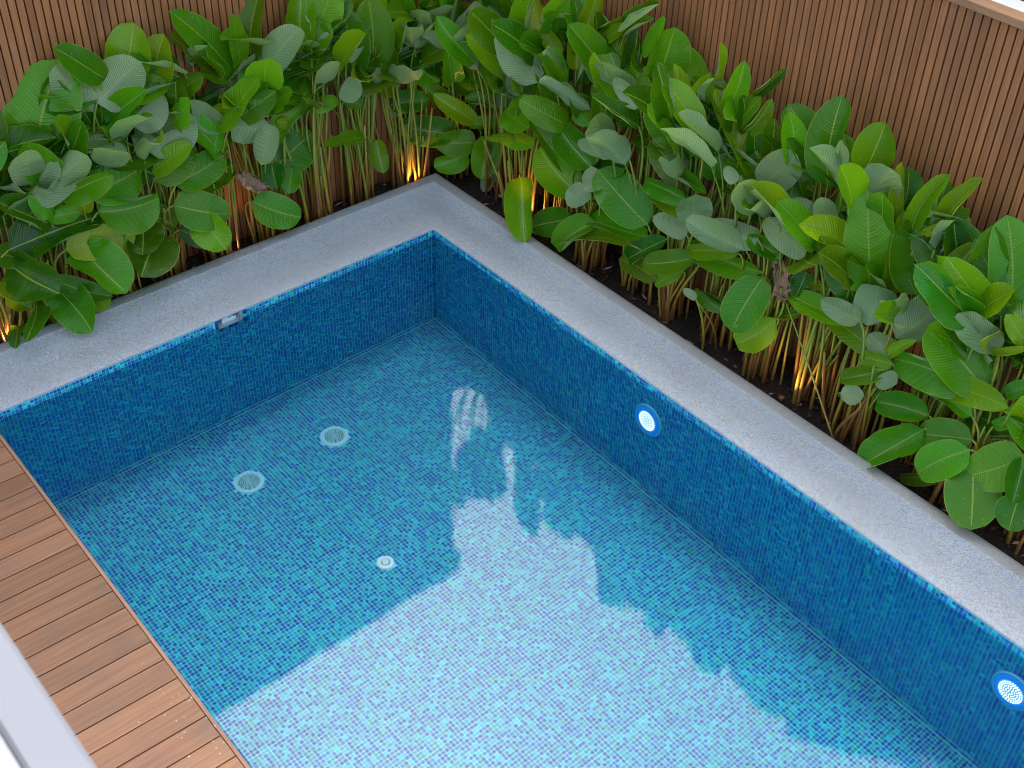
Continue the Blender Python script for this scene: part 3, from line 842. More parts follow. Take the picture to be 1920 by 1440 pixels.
# plant data: plant index, kind, leaf base, leaf tip, upper-surface direction, width (metres)
LEAVES=[
(8,'g',-0.830,-2.497,1.035,-0.873,-2.174,1.636,0.880,-0.390,0.273,0.468),
(8,'d',-0.837,-2.679,0.868,-0.872,-2.379,1.305,0.870,-0.371,0.325,0.267),
(8,'d',-0.872,-2.684,0.946,-0.870,-2.630,1.451,0.909,-0.415,0.040,0.172),
(7,'g',-0.823,-1.936,1.453,-0.759,-2.242,1.774,0.987,0.154,-0.049,0.200),
(7,'s',-0.781,-2.075,1.284,-0.802,-2.247,1.639,-0.994,0.113,-0.005,0.232),
(7,'y',-0.835,-2.004,1.360,-0.852,-2.109,1.590,0.990,-0.140,0.007,0.156),
(6,'y',-0.850,-1.823,1.408,-0.893,-1.662,1.729,0.859,-0.403,0.315,0.316),
(6,'y',-0.856,-1.673,1.273,-0.773,-1.525,1.660,0.823,-0.567,0.040,0.270),
(7,'s',-0.772,-2.045,1.340,-0.717,-1.731,1.547,-0.827,0.403,-0.392,0.312),
(6,'s',-0.746,-1.884,1.163,-0.771,-1.624,1.323,-0.819,0.241,-0.520,0.365),
(6,'s',-0.739,-1.802,0.944,-0.707,-1.463,1.140,-0.810,0.348,-0.472,0.369),
(6,'d',-0.830,-1.541,0.887,-0.758,-1.502,1.370,0.869,-0.487,-0.090,0.242),
(6,'d',-0.764,-1.771,0.683,-0.809,-1.434,0.866,0.790,-0.206,0.577,0.295),
(7,'g',-0.728,-2.247,0.761,-0.758,-1.852,0.809,0.828,-0.005,0.560,0.305),
(7,'g',-0.702,-2.216,0.635,-0.663,-1.795,0.608,0.857,-0.044,0.514,0.371),
(6,'g',-0.715,-1.642,0.623,-0.746,-1.232,0.709,0.804,-0.061,0.591,0.248),
(6,'d',-0.750,-1.620,0.498,-0.795,-1.145,0.589,0.797,-0.040,0.603,0.268),
(7,'d',-0.783,-2.299,0.614,-0.709,-2.429,1.158,0.971,-0.168,-0.172,0.300),
(8,'g',-0.733,-2.516,0.651,-0.742,-2.810,0.930,0.972,0.143,0.185,0.267),
(8,'g',-0.753,-2.415,0.757,-0.730,-2.618,0.907,0.948,0.252,0.193,0.237),
(9,'d',-0.734,-2.816,0.574,-0.729,-2.179,0.588,0.839,-0.019,0.543,0.352),
(8,'y',-0.680,-2.482,0.465,-0.617,-2.024,0.419,0.849,-0.063,0.524,0.242),
(6,'g',-0.665,-1.705,0.514,-0.544,-1.349,0.370,0.889,-0.125,0.441,0.280),
(5,'g',-0.643,-1.543,0.378,-0.440,-1.474,0.180,0.709,-0.380,0.594,0.282),
(7,'d',-0.732,-1.915,0.435,-0.514,-2.046,0.332,0.403,-0.047,0.914,0.293),
(6,'d',-0.721,-1.826,0.311,-0.430,-2.117,0.230,0.431,0.182,0.884,0.392),
(6,'d',-0.698,-1.670,0.287,-0.575,-1.472,0.149,0.863,-0.220,0.454,0.151),
(4,'g',-0.656,-1.117,0.329,-0.531,-0.803,0.138,0.916,-0.134,0.379,0.256),
(5,'b',-0.702,-1.188,0.555,-0.602,-1.006,0.421,0.901,-0.214,0.378,0.236),
(5,'s',-0.709,-1.177,0.922,-0.623,-0.921,0.806,-0.919,0.143,-0.368,0.232),
(4,'s',-0.664,-0.896,0.863,-0.465,-1.114,0.709,-0.540,0.098,-0.836,0.181),
(4,'d',-0.769,-0.850,0.453,-0.821,-0.472,0.593,0.758,-0.133,0.639,0.329),
(4,'g',-0.729,-0.883,0.661,-0.745,-0.498,0.926,0.768,-0.341,0.542,0.221),
(5,'g',-0.752,-1.259,0.700,-0.739,-1.484,1.114,0.990,-0.106,-0.090,0.229),
(5,'s',-0.740,-1.230,0.912,-0.661,-1.481,1.235,-0.981,-0.091,0.172,0.194),
(5,'d',-0.860,-1.230,1.038,-0.855,-0.957,1.282,0.800,-0.407,0.440,0.215),
(4,'g',-0.812,-0.942,1.239,-0.631,-1.016,1.056,0.592,-0.347,0.728,0.197),
(4,'y',-0.769,-1.058,1.008,-0.721,-1.302,1.086,0.893,0.289,0.344,0.098),
(4,'g',-0.848,-1.034,1.218,-0.853,-1.431,1.760,0.966,0.205,0.158,0.228),
(4,'d',-0.868,-1.095,1.219,-0.878,-1.450,1.605,0.633,0.561,0.534,0.178),
(4,'g',-0.836,-0.988,1.231,-0.757,-1.048,1.677,0.965,0.219,-0.143,0.155),
(4,'y',-0.853,-0.890,1.134,-0.903,-0.704,1.756,0.551,-0.787,0.279,0.221),
(4,'g',-0.817,-1.091,1.163,-0.814,-1.311,1.309,0.658,0.425,0.622,0.089),
(4,'g',-0.783,-0.901,1.126,-0.748,-0.701,1.244,0.792,-0.408,0.453,0.133),
(3,'s',-0.778,-0.429,1.088,-0.801,-0.839,1.419,-0.974,0.173,0.144,0.211),
(3,'d',-0.824,-0.706,0.907,-0.856,-0.356,1.056,0.784,-0.182,0.593,0.137),
(3,'g',-0.834,-0.514,1.205,-0.887,-0.435,1.682,0.835,-0.520,0.178,0.252),
(3,'y',-0.817,-0.495,1.245,-0.739,-0.679,1.507,0.948,-0.045,-0.316,0.133),
(3,'g',-0.820,-0.389,1.348,-0.767,-0.260,1.666,0.770,-0.626,0.123,0.269),
(3,'s',-0.776,-0.450,1.444,-0.824,-0.411,1.608,-0.916,0.240,-0.322,0.070),
(3,'g',-0.829,-0.475,1.206,-0.739,-0.308,1.410,0.716,-0.660,0.227,0.186),
(2,'d',-0.848,-0.226,1.168,-0.844,-0.210,1.401,0.831,-0.557,0.022,0.206),
(3,'s',-0.745,-0.424,1.226,-0.715,-0.358,1.377,-0.755,0.643,-0.127,0.084),
(3,'s',-0.731,-0.440,1.143,-0.736,-0.241,1.165,-0.844,0.037,-0.534,0.187),
(3,'g',-0.752,-0.533,0.825,-0.751,-0.282,0.833,0.849,-0.020,0.528,0.120),
(4,'y',-0.754,-0.804,0.825,-0.718,-0.694,0.771,0.930,-0.134,0.342,0.102),
(4,'d',-0.742,-0.883,0.515,-0.619,-0.922,0.381,0.624,-0.377,0.684,0.188),
(4,'g',-0.698,-0.747,0.460,-0.568,-0.868,0.340,0.549,-0.210,0.809,0.154),
(5,'g',-0.788,-1.189,1.125,-0.710,-1.037,1.029,0.904,-0.242,0.353,0.099),
(7,'d',-0.839,-2.071,1.124,-0.847,-2.196,1.452,0.989,-0.145,-0.031,0.189),
(7,'g',-0.811,-2.049,1.036,-0.864,-2.226,1.236,0.978,-0.063,0.199,0.143),
(6,'g',-0.799,-1.847,0.948,-0.737,-2.071,1.201,0.979,0.190,-0.069,0.143),
(7,'s',-0.734,-2.168,1.085,-0.633,-1.964,1.009,-0.854,0.254,-0.455,0.173),
(7,'d',-0.825,-2.121,0.825,-0.869,-2.283,1.122,0.991,-0.090,0.098,0.144),
(6,'d',-0.767,-1.752,0.716,-0.761,-1.931,0.924,0.996,0.078,0.038,0.194),
(6,'d',-0.740,-1.675,0.290,-0.790,-1.854,0.487,0.976,-0.034,0.217,0.216),
(8,'g',-0.743,-2.542,0.690,-0.719,-2.319,0.680,0.856,-0.069,0.513,0.127),
(7,'y',-0.754,-2.274,0.617,-0.709,-2.283,0.955,0.986,-0.100,-0.133,0.116),
(9,'d',-0.755,-2.823,0.454,-0.436,-2.663,0.333,0.503,-0.443,0.742,0.413),
(8,'g',-0.700,-2.378,0.441,-0.321,-2.273,0.229,0.529,-0.382,0.758,0.384),
(8,'d',-0.708,-2.595,0.193,-0.321,-2.553,0.040,0.377,-0.342,0.861,0.306),
(9,'d',-0.763,-2.741,0.463,-0.729,-2.928,0.608,0.923,0.328,0.201,0.175),
(8,'d',-0.679,-2.601,0.282,-0.458,-2.321,0.147,0.750,-0.310,0.584,0.161),
(9,'d',-0.726,-2.734,0.142,-0.334,-2.976,0.149,0.186,0.331,0.925,0.192),
(8,'g',-0.643,-2.409,0.165,-0.451,-2.380,0.069,0.459,-0.352,0.816,0.162),
(9,'d',-0.697,-2.898,0.288,-0.529,-2.829,0.236,0.424,-0.449,0.786,0.144),
(8,'d',-0.702,-2.415,0.058,-0.445,-2.589,-0.048,0.411,0.052,0.910,0.131),
(9,'d',-0.668,-2.903,0.053,-0.496,-3.003,0.014,0.307,0.159,0.938,0.113),
(8,'d',-0.688,-2.671,0.058,-0.565,-2.635,-0.053,0.686,-0.269,0.676,0.098),
(2,'y',-0.822,0.066,1.003,-0.818,0.165,1.535,0.793,-0.601,0.106,0.227),
(2,'y',-0.855,0.024,1.285,-0.849,-0.053,1.555,0.894,-0.426,-0.139,0.155),
(1,'d',-0.924,0.234,1.055,-0.924,0.356,1.235,0.750,-0.548,0.371,0.214),
(2,'s',-0.735,-0.201,1.100,-0.720,-0.047,1.278,-0.756,0.525,-0.391,0.103),
(2,'d',-0.843,-0.192,0.975,-0.854,0.152,1.020,0.832,-0.044,0.553,0.158),
(2,'s',-0.718,-0.269,0.947,-0.661,-0.145,0.849,-0.939,0.232,-0.254,0.190),
(2,'g',-0.747,-0.241,0.803,-0.713,-0.102,0.741,0.946,-0.093,0.310,0.105),
(1,'d',-0.930,0.145,0.738,-0.926,0.420,0.848,0.779,-0.240,0.579,0.163),
(1,'y',-0.929,0.378,0.655,-0.925,0.143,0.710,0.915,0.106,0.390,0.164),
(1,'g',-0.936,0.298,0.523,-0.787,0.566,0.536,0.763,-0.449,0.465,0.220),
(1,'s',-0.928,0.282,0.428,-0.858,0.321,0.551,-0.550,0.834,0.049,0.110),
(0,'g',-0.779,0.651,0.658,-0.902,0.372,0.925,0.952,-0.257,0.167,0.218),
(0,'d',-0.929,0.608,1.119,-0.923,0.406,1.043,0.786,-0.203,0.584,0.235),
(1,'g',-0.935,0.306,0.937,-0.844,0.614,1.033,0.792,-0.383,0.475,0.145),
(0,'g',-0.794,0.673,0.855,-0.813,0.558,1.069,0.937,-0.334,-0.099,0.163),
(0,'g',-0.613,0.865,0.819,-0.773,0.658,1.085,0.887,-0.409,0.215,0.290),
(0,'g',-0.617,0.859,0.612,-0.862,0.622,0.857,0.809,-0.469,0.354,0.238),
(11,'g',-0.427,1.004,0.558,-0.574,0.717,0.915,0.935,-0.333,0.119,0.272),
(0,'y',-0.732,0.676,0.836,-0.602,0.777,0.823,0.570,-0.683,0.458,0.109),
(0,'y',-0.699,0.702,0.550,-0.846,0.535,0.634,0.776,-0.470,0.420,0.165),
(11,'g',-0.447,0.943,0.521,-0.592,0.763,0.575,0.762,-0.479,0.436,0.165),
(0,'y',-0.528,0.825,0.372,-0.719,0.549,0.631,0.892,-0.353,0.281,0.183),
(0,'g',-0.615,0.674,0.297,-0.881,0.320,0.372,0.752,-0.466,0.466,0.268),
(0,'s',-0.633,0.803,1.008,-0.532,0.910,1.058,-0.589,0.724,-0.360,0.162),
(11,'g',-0.459,1.059,0.904,-0.522,0.918,1.064,0.944,-0.319,0.089,0.163),
(11,'g',-0.341,1.081,0.945,-0.452,0.991,1.043,0.758,-0.541,0.365,0.144),
(0,'y',-0.599,0.928,1.028,-0.629,0.967,1.385,0.761,-0.636,0.131,0.252),
(11,'g',-0.304,1.082,1.064,-0.457,0.985,1.441,0.808,-0.559,0.185,0.231),
(12,'y',0.274,0.852,1.167,-0.093,0.904,1.582,0.557,-0.605,0.569,0.203),
(13,'y',0.396,0.829,1.288,0.167,0.868,1.386,0.214,-0.632,0.745,0.134),
(13,'g',0.436,0.802,1.061,0.374,0.759,1.371,0.790,-0.608,0.073,0.166),
(13,'y',0.529,0.904,1.448,0.603,0.937,1.804,0.632,-0.772,-0.059,0.178),
(13,'g',0.521,0.874,1.482,0.464,0.846,1.764,0.829,-0.547,0.112,0.098),
(12,'g',0.233,0.872,1.435,0.511,0.788,1.791,-0.100,-0.983,-0.152,0.156),
(13,'y',0.507,0.873,1.203,0.399,0.932,1.456,0.653,-0.628,0.424,0.182),
(12,'d',0.008,0.881,1.148,-0.071,0.938,1.382,0.691,-0.613,0.383,0.138),
(12,'g',0.286,0.772,0.852,0.238,0.813,1.225,0.729,-0.663,0.168,0.169),
(11,'s',-0.160,0.726,0.955,0.303,0.706,1.196,-0.097,0.960,0.264,0.209),
(12,'s',-0.060,0.711,0.915,0.220,0.701,1.071,0.078,0.994,-0.080,0.205),
(11,'s',-0.343,0.976,0.543,-0.383,0.898,0.700,-0.909,0.416,-0.024,0.200),
(12,'d',0.066,0.784,0.604,0.065,0.812,0.909,0.727,-0.683,0.065,0.191),
(12,'g',-0.066,0.722,0.706,0.292,0.649,0.737,-0.204,-0.708,0.676,0.207),
(11,'g',-0.384,0.990,0.334,-0.552,0.766,0.373,0.747,-0.477,0.463,0.148),
(12,'g',-0.180,0.671,0.463,0.390,0.600,0.643,-0.314,-0.132,0.940,0.204),
(11,'g',-0.489,0.795,0.230,-0.683,0.519,0.256,0.738,-0.474,0.481,0.222),
(0,'g',-0.528,0.749,0.128,-0.650,0.497,0.038,0.694,-0.514,0.504,0.223),
(11,'g',-0.422,0.875,0.296,-0.338,0.723,-0.010,0.677,-0.567,0.469,0.240),
(11,'s',-0.343,0.916,0.129,-0.322,0.736,-0.122,-0.665,0.580,-0.471,0.130),
(11,'d',-0.376,1.059,0.107,-0.301,0.939,-0.161,0.670,-0.588,0.453,0.188),
(12,'g',0.237,0.633,0.316,0.580,0.394,0.005,0.426,-0.427,0.798,0.301),
(2,'d',-0.719,0.010,0.417,-0.577,-0.033,0.205,0.682,-0.477,0.554,0.161),
(2,'g',-0.681,-0.110,0.503,-0.601,-0.509,0.587,0.343,0.258,0.903,0.141),
(13,'d',0.369,0.815,0.697,0.264,0.853,0.941,0.684,-0.616,0.391,0.153),
(13,'d',0.391,0.865,0.790,0.537,0.806,1.161,0.561,-0.754,-0.341,0.218),
(15,'g',1.205,0.860,1.175,0.667,0.917,1.559,0.391,-0.657,0.645,0.359),
(15,'s',1.235,0.771,1.256,1.026,0.714,1.399,-0.534,0.676,-0.508,0.125),
(15,'g',1.246,0.907,1.413,1.359,0.882,1.827,0.559,-0.805,-0.199,0.330),
(14,'g',0.867,0.819,0.936,0.836,0.757,1.260,0.781,-0.623,-0.045,0.161),
(14,'d',1.047,0.894,1.108,0.752,0.917,1.124,-0.026,-0.771,0.636,0.178),
(14,'g',0.892,0.888,1.634,1.288,0.798,1.975,-0.530,-0.736,0.422,0.180),
(14,'g',0.906,0.901,1.576,1.124,0.943,1.784,-0.215,-0.890,0.403,0.103),
(15,'g',1.104,0.879,1.550,1.347,0.802,1.899,-0.452,-0.884,0.121,0.147),
(14,'y',0.736,0.880,1.497,0.965,0.872,1.696,-0.137,-0.983,0.120,0.103),
(14,'g',0.852,0.834,1.219,0.639,0.774,1.461,0.654,-0.632,0.417,0.145),
(13,'g',0.683,0.750,0.501,0.266,0.673,0.802,0.530,-0.623,0.576,0.186),
(13,'s',0.506,0.694,0.649,0.266,0.704,0.760,-0.302,0.631,-0.714,0.135),
(14,'g',0.901,0.715,0.668,0.539,0.709,0.826,0.311,-0.661,0.683,0.330),
(14,'g',0.788,0.763,0.932,0.611,0.797,1.011,0.221,-0.616,0.756,0.131),
(15,'s',1.189,0.685,0.984,0.798,0.650,0.833,-0.136,0.983,0.124,0.168),
(14,'s',0.733,0.698,0.593,0.920,0.729,0.824,-0.250,0.965,0.074,0.131),
(14,'d',0.786,0.795,0.558,1.190,0.773,0.795,-0.147,-0.976,0.160,0.213),
(14,'g',0.808,0.701,0.408,0.378,0.677,0.612,0.358,-0.644,0.676,0.328),
(16,'g',1.591,0.813,1.118,1.333,0.763,1.377,0.590,-0.664,0.459,0.291),
(16,'g',1.662,0.815,0.876,1.314,0.826,1.036,0.284,-0.687,0.669,0.218),
(14,'s',0.971,0.617,0.576,0.832,0.552,0.400,-0.321,0.942,-0.094,0.164),
(14,'s',0.885,0.655,0.664,1.110,0.585,0.638,0.083,0.567,-0.820,0.162),
(15,'g',1.482,0.695,0.509,0.982,0.679,0.708,0.292,-0.672,0.680,0.313),
(16,'g',1.506,0.686,0.416,0.890,0.682,0.285,-0.152,-0.660,0.736,0.213),
(14,'g',1.055,0.643,0.334,0.759,0.536,0.010,0.232,-0.967,0.110,0.259),
(14,'g',0.834,0.604,0.264,0.458,0.543,0.025,0.016,-0.975,0.223,0.221),
(15,'y',1.413,0.633,0.331,0.777,0.569,0.018,-0.389,-0.328,0.861,0.241),
(15,'d',1.436,0.739,0.572,0.894,0.721,0.422,-0.172,-0.687,0.706,0.191),
(16,'y',1.633,0.843,1.218,1.446,0.806,1.640,0.817,-0.480,0.320,0.157),
(15,'g',1.507,0.846,1.214,1.312,0.811,1.459,0.628,-0.663,0.407,0.184),
(16,'g',1.600,0.897,1.355,1.747,0.816,1.693,0.427,-0.819,-0.382,0.179),
(16,'y',1.724,0.888,1.603,1.790,0.807,1.904,0.978,0.037,-0.205,0.108),
(16,'s',1.709,0.842,1.438,1.816,0.779,1.693,-0.886,0.202,0.418,0.114),
(16,'g',1.865,0.865,1.470,1.980,0.830,1.855,0.486,-0.845,-0.223,0.160),
(17,'d',1.998,0.941,1.596,2.174,0.978,1.835,0.258,-0.965,-0.040,0.102),
(17,'g',1.964,0.863,1.401,2.116,0.867,1.663,-0.141,-0.986,0.094,0.103),
(17,'g',2.049,0.867,1.397,2.166,0.906,1.662,0.379,-0.925,-0.033,0.145),
(17,'y',2.181,0.876,1.069,1.654,0.913,1.524,0.618,-0.272,0.738,0.236),
(16,'d',1.628,0.867,0.863,1.655,0.899,1.434,0.063,-0.997,0.052,0.194),
(16,'d',1.868,0.855,0.974,1.833,0.857,1.263,0.654,-0.752,0.084,0.181),
(16,'g',1.635,0.775,0.926,1.935,0.710,0.965,-0.242,-0.755,0.609,0.167),
(17,'d',2.117,0.934,1.205,2.082,0.898,1.455,0.683,-0.730,-0.010,0.133),
(18,'g',2.568,0.905,1.384,2.289,0.902,1.676,0.498,-0.729,0.469,0.250),
(19,'g',2.705,0.851,1.334,2.654,0.883,1.892,0.558,-0.824,0.097,0.285),
(17,'s',2.285,0.786,1.156,2.497,0.793,1.468,-0.173,0.981,0.094,0.244),
(18,'g',2.548,0.833,1.071,2.249,0.888,1.232,0.239,-0.693,0.680,0.219),
(18,'d',2.587,0.957,1.172,2.555,0.870,1.478,0.691,-0.711,-0.129,0.229),
(19,'s',2.752,0.738,1.111,2.539,0.684,1.205,-0.422,0.727,-0.542,0.240),
(19,'s',2.856,0.755,1.115,2.791,0.681,1.367,-0.725,0.688,0.014,0.139),
(17,'g',2.223,0.812,0.890,2.071,0.782,1.093,0.635,-0.676,0.373,0.149),
(18,'s',2.400,0.696,0.870,1.984,0.689,0.779,0.095,0.858,-0.504,0.193),
(16,'g',1.765,0.743,0.811,1.363,0.752,0.775,-0.070,-0.811,0.581,0.187),
(16,'s',1.909,0.671,0.747,1.919,0.622,0.987,-0.687,0.706,0.172,0.248),
(16,'y',1.925,0.697,0.719,1.439,0.713,0.687,-0.069,-0.140,0.988,0.165),
(16,'s',1.850,0.680,0.618,1.570,0.645,0.641,-0.146,0.766,-0.626,0.147),
(17,'y',2.048,0.710,0.675,1.867,0.714,0.656,-0.081,-0.804,0.590,0.122),
(18,'g',2.541,0.738,0.802,2.312,0.702,0.846,0.236,-0.755,0.612,0.161),
(18,'g',2.385,0.782,1.026,2.184,0.794,1.122,0.267,-0.708,0.654,0.103),
(17,'s',2.132,0.735,1.127,2.030,0.733,1.196,-0.415,0.697,-0.584,0.088),
(17,'d',1.946,0.792,0.668,2.278,0.719,0.723,-0.264,-0.747,0.610,0.151),
(17,'g',2.284,0.685,0.706,1.892,0.651,0.539,-0.201,-0.754,0.625,0.145),
(18,'s',2.429,0.714,1.039,2.825,0.587,1.012,0.158,0.655,-0.739,0.185),
(18,'d',2.480,0.864,0.961,2.857,0.751,0.947,-0.177,-0.679,0.712,0.144),
(19,'g',2.938,0.893,1.198,2.693,0.902,1.663,0.443,-0.861,0.249,0.178),
(19,'s',2.827,0.822,1.389,2.803,0.743,1.718,0.281,0.928,0.245,0.136),
(19,'g',2.927,0.856,1.552,2.978,0.854,1.869,0.442,-0.894,-0.078,0.258),
(19,'s',3.011,0.836,1.373,3.127,0.780,1.672,-0.265,0.923,0.277,0.258),
(20,'y',3.177,0.893,1.276,3.114,0.889,1.675,0.179,-0.984,0.018,0.137),
(20,'d',3.226,0.967,1.305,3.158,0.998,1.568,0.509,-0.830,0.228,0.124),
(20,'g',3.282,0.881,1.311,3.442,0.834,1.765,-0.266,-0.964,-0.007,0.164),
(20,'y',3.427,0.873,1.390,3.603,0.876,1.804,-0.348,-0.924,0.155,0.152),
(20,'y',3.378,0.848,1.363,3.536,0.850,1.528,-0.050,-0.997,0.060,0.080),
(21,'d',3.507,0.916,1.234,3.489,0.951,1.445,0.440,-0.879,0.185,0.190),
(20,'s',3.472,0.845,1.304,3.574,0.768,1.573,-0.875,0.261,0.408,0.119),
(21,'d',3.608,0.909,1.344,3.757,0.910,1.505,-0.068,-0.995,0.071,0.080),
(20,'g',3.177,0.797,0.852,3.022,0.764,1.494,0.597,-0.796,0.102,0.298),
(20,'y',3.260,0.832,0.881,3.203,0.877,1.414,0.720,-0.680,0.136,0.182),
(20,'g',3.461,0.844,0.981,3.269,0.869,1.399,0.531,-0.796,0.292,0.309),
(19,'d',3.086,0.813,0.753,2.879,0.735,1.072,0.672,-0.691,0.267,0.213),
(21,'g',3.581,0.827,1.111,3.690,0.863,1.452,0.247,-0.969,0.024,0.161),
(22,'g',3.976,0.883,1.097,3.780,0.896,1.659,0.493,-0.849,0.191,0.272),
(22,'g',3.957,0.820,1.146,3.673,0.854,1.473,0.493,-0.710,0.502,0.147),
(21,'g',3.772,0.805,0.965,3.706,0.760,1.376,0.537,-0.844,-0.007,0.187),
(20,'g',3.202,0.716,0.697,2.686,0.719,0.607,-0.160,-0.387,0.908,0.178),
(20,'s',3.248,0.650,0.764,2.948,0.661,0.740,0.077,0.789,-0.609,0.141),
(20,'s',3.263,0.718,0.702,3.264,0.700,1.005,-0.506,0.861,0.054,0.251),
(20,'s',3.446,0.742,0.711,3.650,0.779,1.111,-0.124,0.992,-0.030,0.268),
(20,'g',3.387,0.734,0.549,2.954,0.744,0.582,0.032,-0.750,0.661,0.158),
(20,'s',3.471,0.688,0.628,3.274,0.730,0.647,0.080,0.697,-0.713,0.155),
(20,'y',3.446,0.695,0.596,3.586,0.709,0.805,-0.144,-0.976,0.165,0.085),
(22,'g',4.064,0.732,0.724,3.646,0.683,0.966,0.401,-0.736,0.545,0.318),
(22,'g',3.951,0.703,0.698,3.490,0.705,0.607,-0.115,-0.814,0.569,0.270),
(21,'y',3.813,0.719,0.614,4.248,0.622,0.791,-0.371,-0.798,0.474,0.169),
(22,'g',4.056,0.667,0.573,3.690,0.683,0.538,-0.091,-0.775,0.626,0.138),
(20,'g',3.510,0.673,0.597,3.290,0.661,0.516,-0.132,-0.864,0.485,0.127),
(20,'g',3.477,0.660,0.546,3.241,0.599,0.336,-0.019,-0.955,0.296,0.163),
(20,'s',3.472,0.625,0.419,3.602,0.585,0.621,0.114,0.986,0.122,0.098),
(21,'g',3.829,0.645,0.430,3.492,0.634,0.318,-0.150,-0.832,0.534,0.233),
(21,'g',3.830,0.627,0.342,3.577,0.489,-0.061,0.096,-0.958,0.270,0.278),
(22,'g',4.103,0.658,0.438,3.799,0.630,0.285,-0.155,-0.871,0.466,0.216),
(22,'d',3.970,0.785,0.472,4.171,0.738,0.552,-0.377,-0.781,0.499,0.166),
(22,'g',4.174,0.696,0.570,4.289,0.700,0.742,-0.097,-0.991,0.089,0.081),
(23,'d',4.341,0.766,0.599,4.162,0.731,0.465,-0.105,-0.918,0.381,0.165),
(22,'g',4.237,0.782,0.860,4.152,0.747,0.759,0.029,-0.953,0.303,0.108),
(22,'y',4.136,0.840,1.053,4.004,0.765,1.208,0.681,-0.689,0.246,0.119),
(22,'s',4.037,0.754,0.994,3.876,0.753,1.048,-0.208,0.765,-0.610,0.147),
(22,'y',4.175,0.781,1.076,3.993,0.743,0.949,-0.055,-0.934,0.354,0.080),
(20,'d',3.338,0.676,0.277,3.214,0.654,0.186,-0.085,-0.935,0.345,0.087),
(18,'d',2.529,0.750,0.293,2.788,0.739,0.514,-0.168,-0.975,0.146,0.120),
(18,'y',2.667,0.653,0.440,2.479,0.556,0.163,0.206,-0.959,0.197,0.254),
(18,'g',2.497,0.685,0.647,2.458,0.510,0.275,0.470,-0.817,0.334,0.290),
(18,'g',2.446,0.733,0.632,1.822,0.724,0.488,-0.108,-0.846,0.521,0.236),
(18,'g',2.566,0.720,0.796,2.260,0.776,0.773,-0.183,-0.743,0.644,0.133),
(18,'b',2.673,0.695,0.567,2.528,0.725,0.791,0.546,-0.707,0.450,0.205),
(19,'d',2.722,0.831,0.727,2.947,0.772,0.750,-0.254,-0.716,0.651,0.116),
(19,'d',2.736,0.775,0.776,2.749,0.700,0.627,0.471,-0.769,0.431,0.145),
(17,'d',2.250,0.679,0.235,1.956,0.703,0.234,-0.060,-0.720,0.691,0.109),
(17,'s',2.070,0.580,0.294,1.973,0.568,0.304,-0.163,0.732,-0.662,0.062),
(22,'g',4.160,0.622,0.340,4.365,0.422,0.078,0.242,-0.671,0.701,0.310),
(22,'d',4.028,0.702,0.084,3.758,0.656,-0.119,-0.141,-0.909,0.393,0.130),
(23,'g',4.412,0.645,0.546,4.180,0.558,0.273,-0.026,-0.946,0.324,0.273),
(22,'g',4.135,0.604,0.415,3.925,0.511,0.134,0.022,-0.954,0.298,0.250),
(23,'g',4.409,0.657,0.532,4.485,0.526,0.318,0.282,-0.771,0.571,0.203),
(23,'g',4.476,0.603,0.328,4.532,0.499,0.157,0.280,-0.777,0.564,0.205),
(20,'s',3.432,0.560,0.316,3.295,0.560,0.335,-0.091,0.717,-0.691,0.128),
(15,'d',1.332,0.696,0.150,1.667,0.706,0.488,0.021,-1.000,0.008,0.188),
(16,'g',1.972,0.644,0.526,1.574,0.584,0.284,-0.030,-0.958,0.287,0.189),
(16,'d',1.647,0.674,0.149,1.255,0.687,0.109,-0.092,-0.761,0.642,0.153),
(16,'g',1.871,0.664,0.351,1.687,0.605,0.164,-0.077,-0.928,0.366,0.091),
(17,'d',2.241,0.692,0.246,1.956,0.698,0.203,-0.109,-0.786,0.609,0.109),
(17,'s',2.099,0.558,0.302,1.971,0.568,0.305,0.041,0.708,-0.705,0.060),
(2,'g',-0.803,0.077,0.984,-0.724,-0.003,1.533,0.829,-0.525,-0.195,0.311),
(1,'g',-0.925,0.341,0.802,-0.930,0.441,1.487,0.790,-0.606,0.095,0.296),
(1,'y',-0.926,0.510,0.730,-0.880,0.641,1.436,0.760,-0.646,0.069,0.272),
(0,'g',-0.835,0.650,0.775,-0.734,0.700,1.444,0.743,-0.666,-0.062,0.282),
(0,'g',-0.773,0.786,0.726,-0.673,0.782,1.556,0.759,-0.645,-0.095,0.298),
(0,'y',-0.618,0.918,0.727,-0.537,1.021,1.501,0.722,-0.692,0.016,0.325),
(11,'g',-0.509,1.019,0.671,-0.384,1.043,1.508,0.713,-0.696,-0.086,0.297),
(0,'d',-0.694,0.876,0.704,-0.559,0.914,1.300,0.693,-0.712,-0.112,0.272),
(12,'g',-0.045,0.857,0.993,0.106,0.808,1.760,0.698,-0.693,-0.181,0.305),
(12,'d',0.140,0.903,0.936,0.288,0.881,1.566,0.656,-0.733,-0.180,0.253),
(2,'g',-0.778,-0.126,0.967,-0.783,-0.193,1.504,0.869,-0.492,-0.053,0.283),
(1,'d',-0.846,0.198,0.765,-0.796,0.074,1.265,0.865,-0.459,-0.201,0.265),
(0,'d',-0.902,0.638,0.606,-0.931,0.552,1.135,0.852,-0.522,-0.039,0.302),
(0,'d',-0.724,0.810,0.584,-0.772,0.787,1.040,0.812,-0.582,0.056,0.303),
(12,'d',0.063,0.887,0.831,-0.086,0.935,1.252,0.717,-0.617,0.325,0.286),
(11,'d',-0.389,1.078,0.547,-0.447,0.986,1.019,0.829,-0.560,-0.007,0.300),
(1,'g',-0.924,0.472,1.044,-0.927,0.266,1.530,0.915,-0.374,-0.153,0.320),
(3,'d',-0.839,-0.456,1.091,-0.772,-0.363,1.464,0.776,-0.631,0.015,0.203),
(13,'g',0.576,0.856,1.134,0.601,0.914,1.541,0.672,-0.738,0.067,0.221),
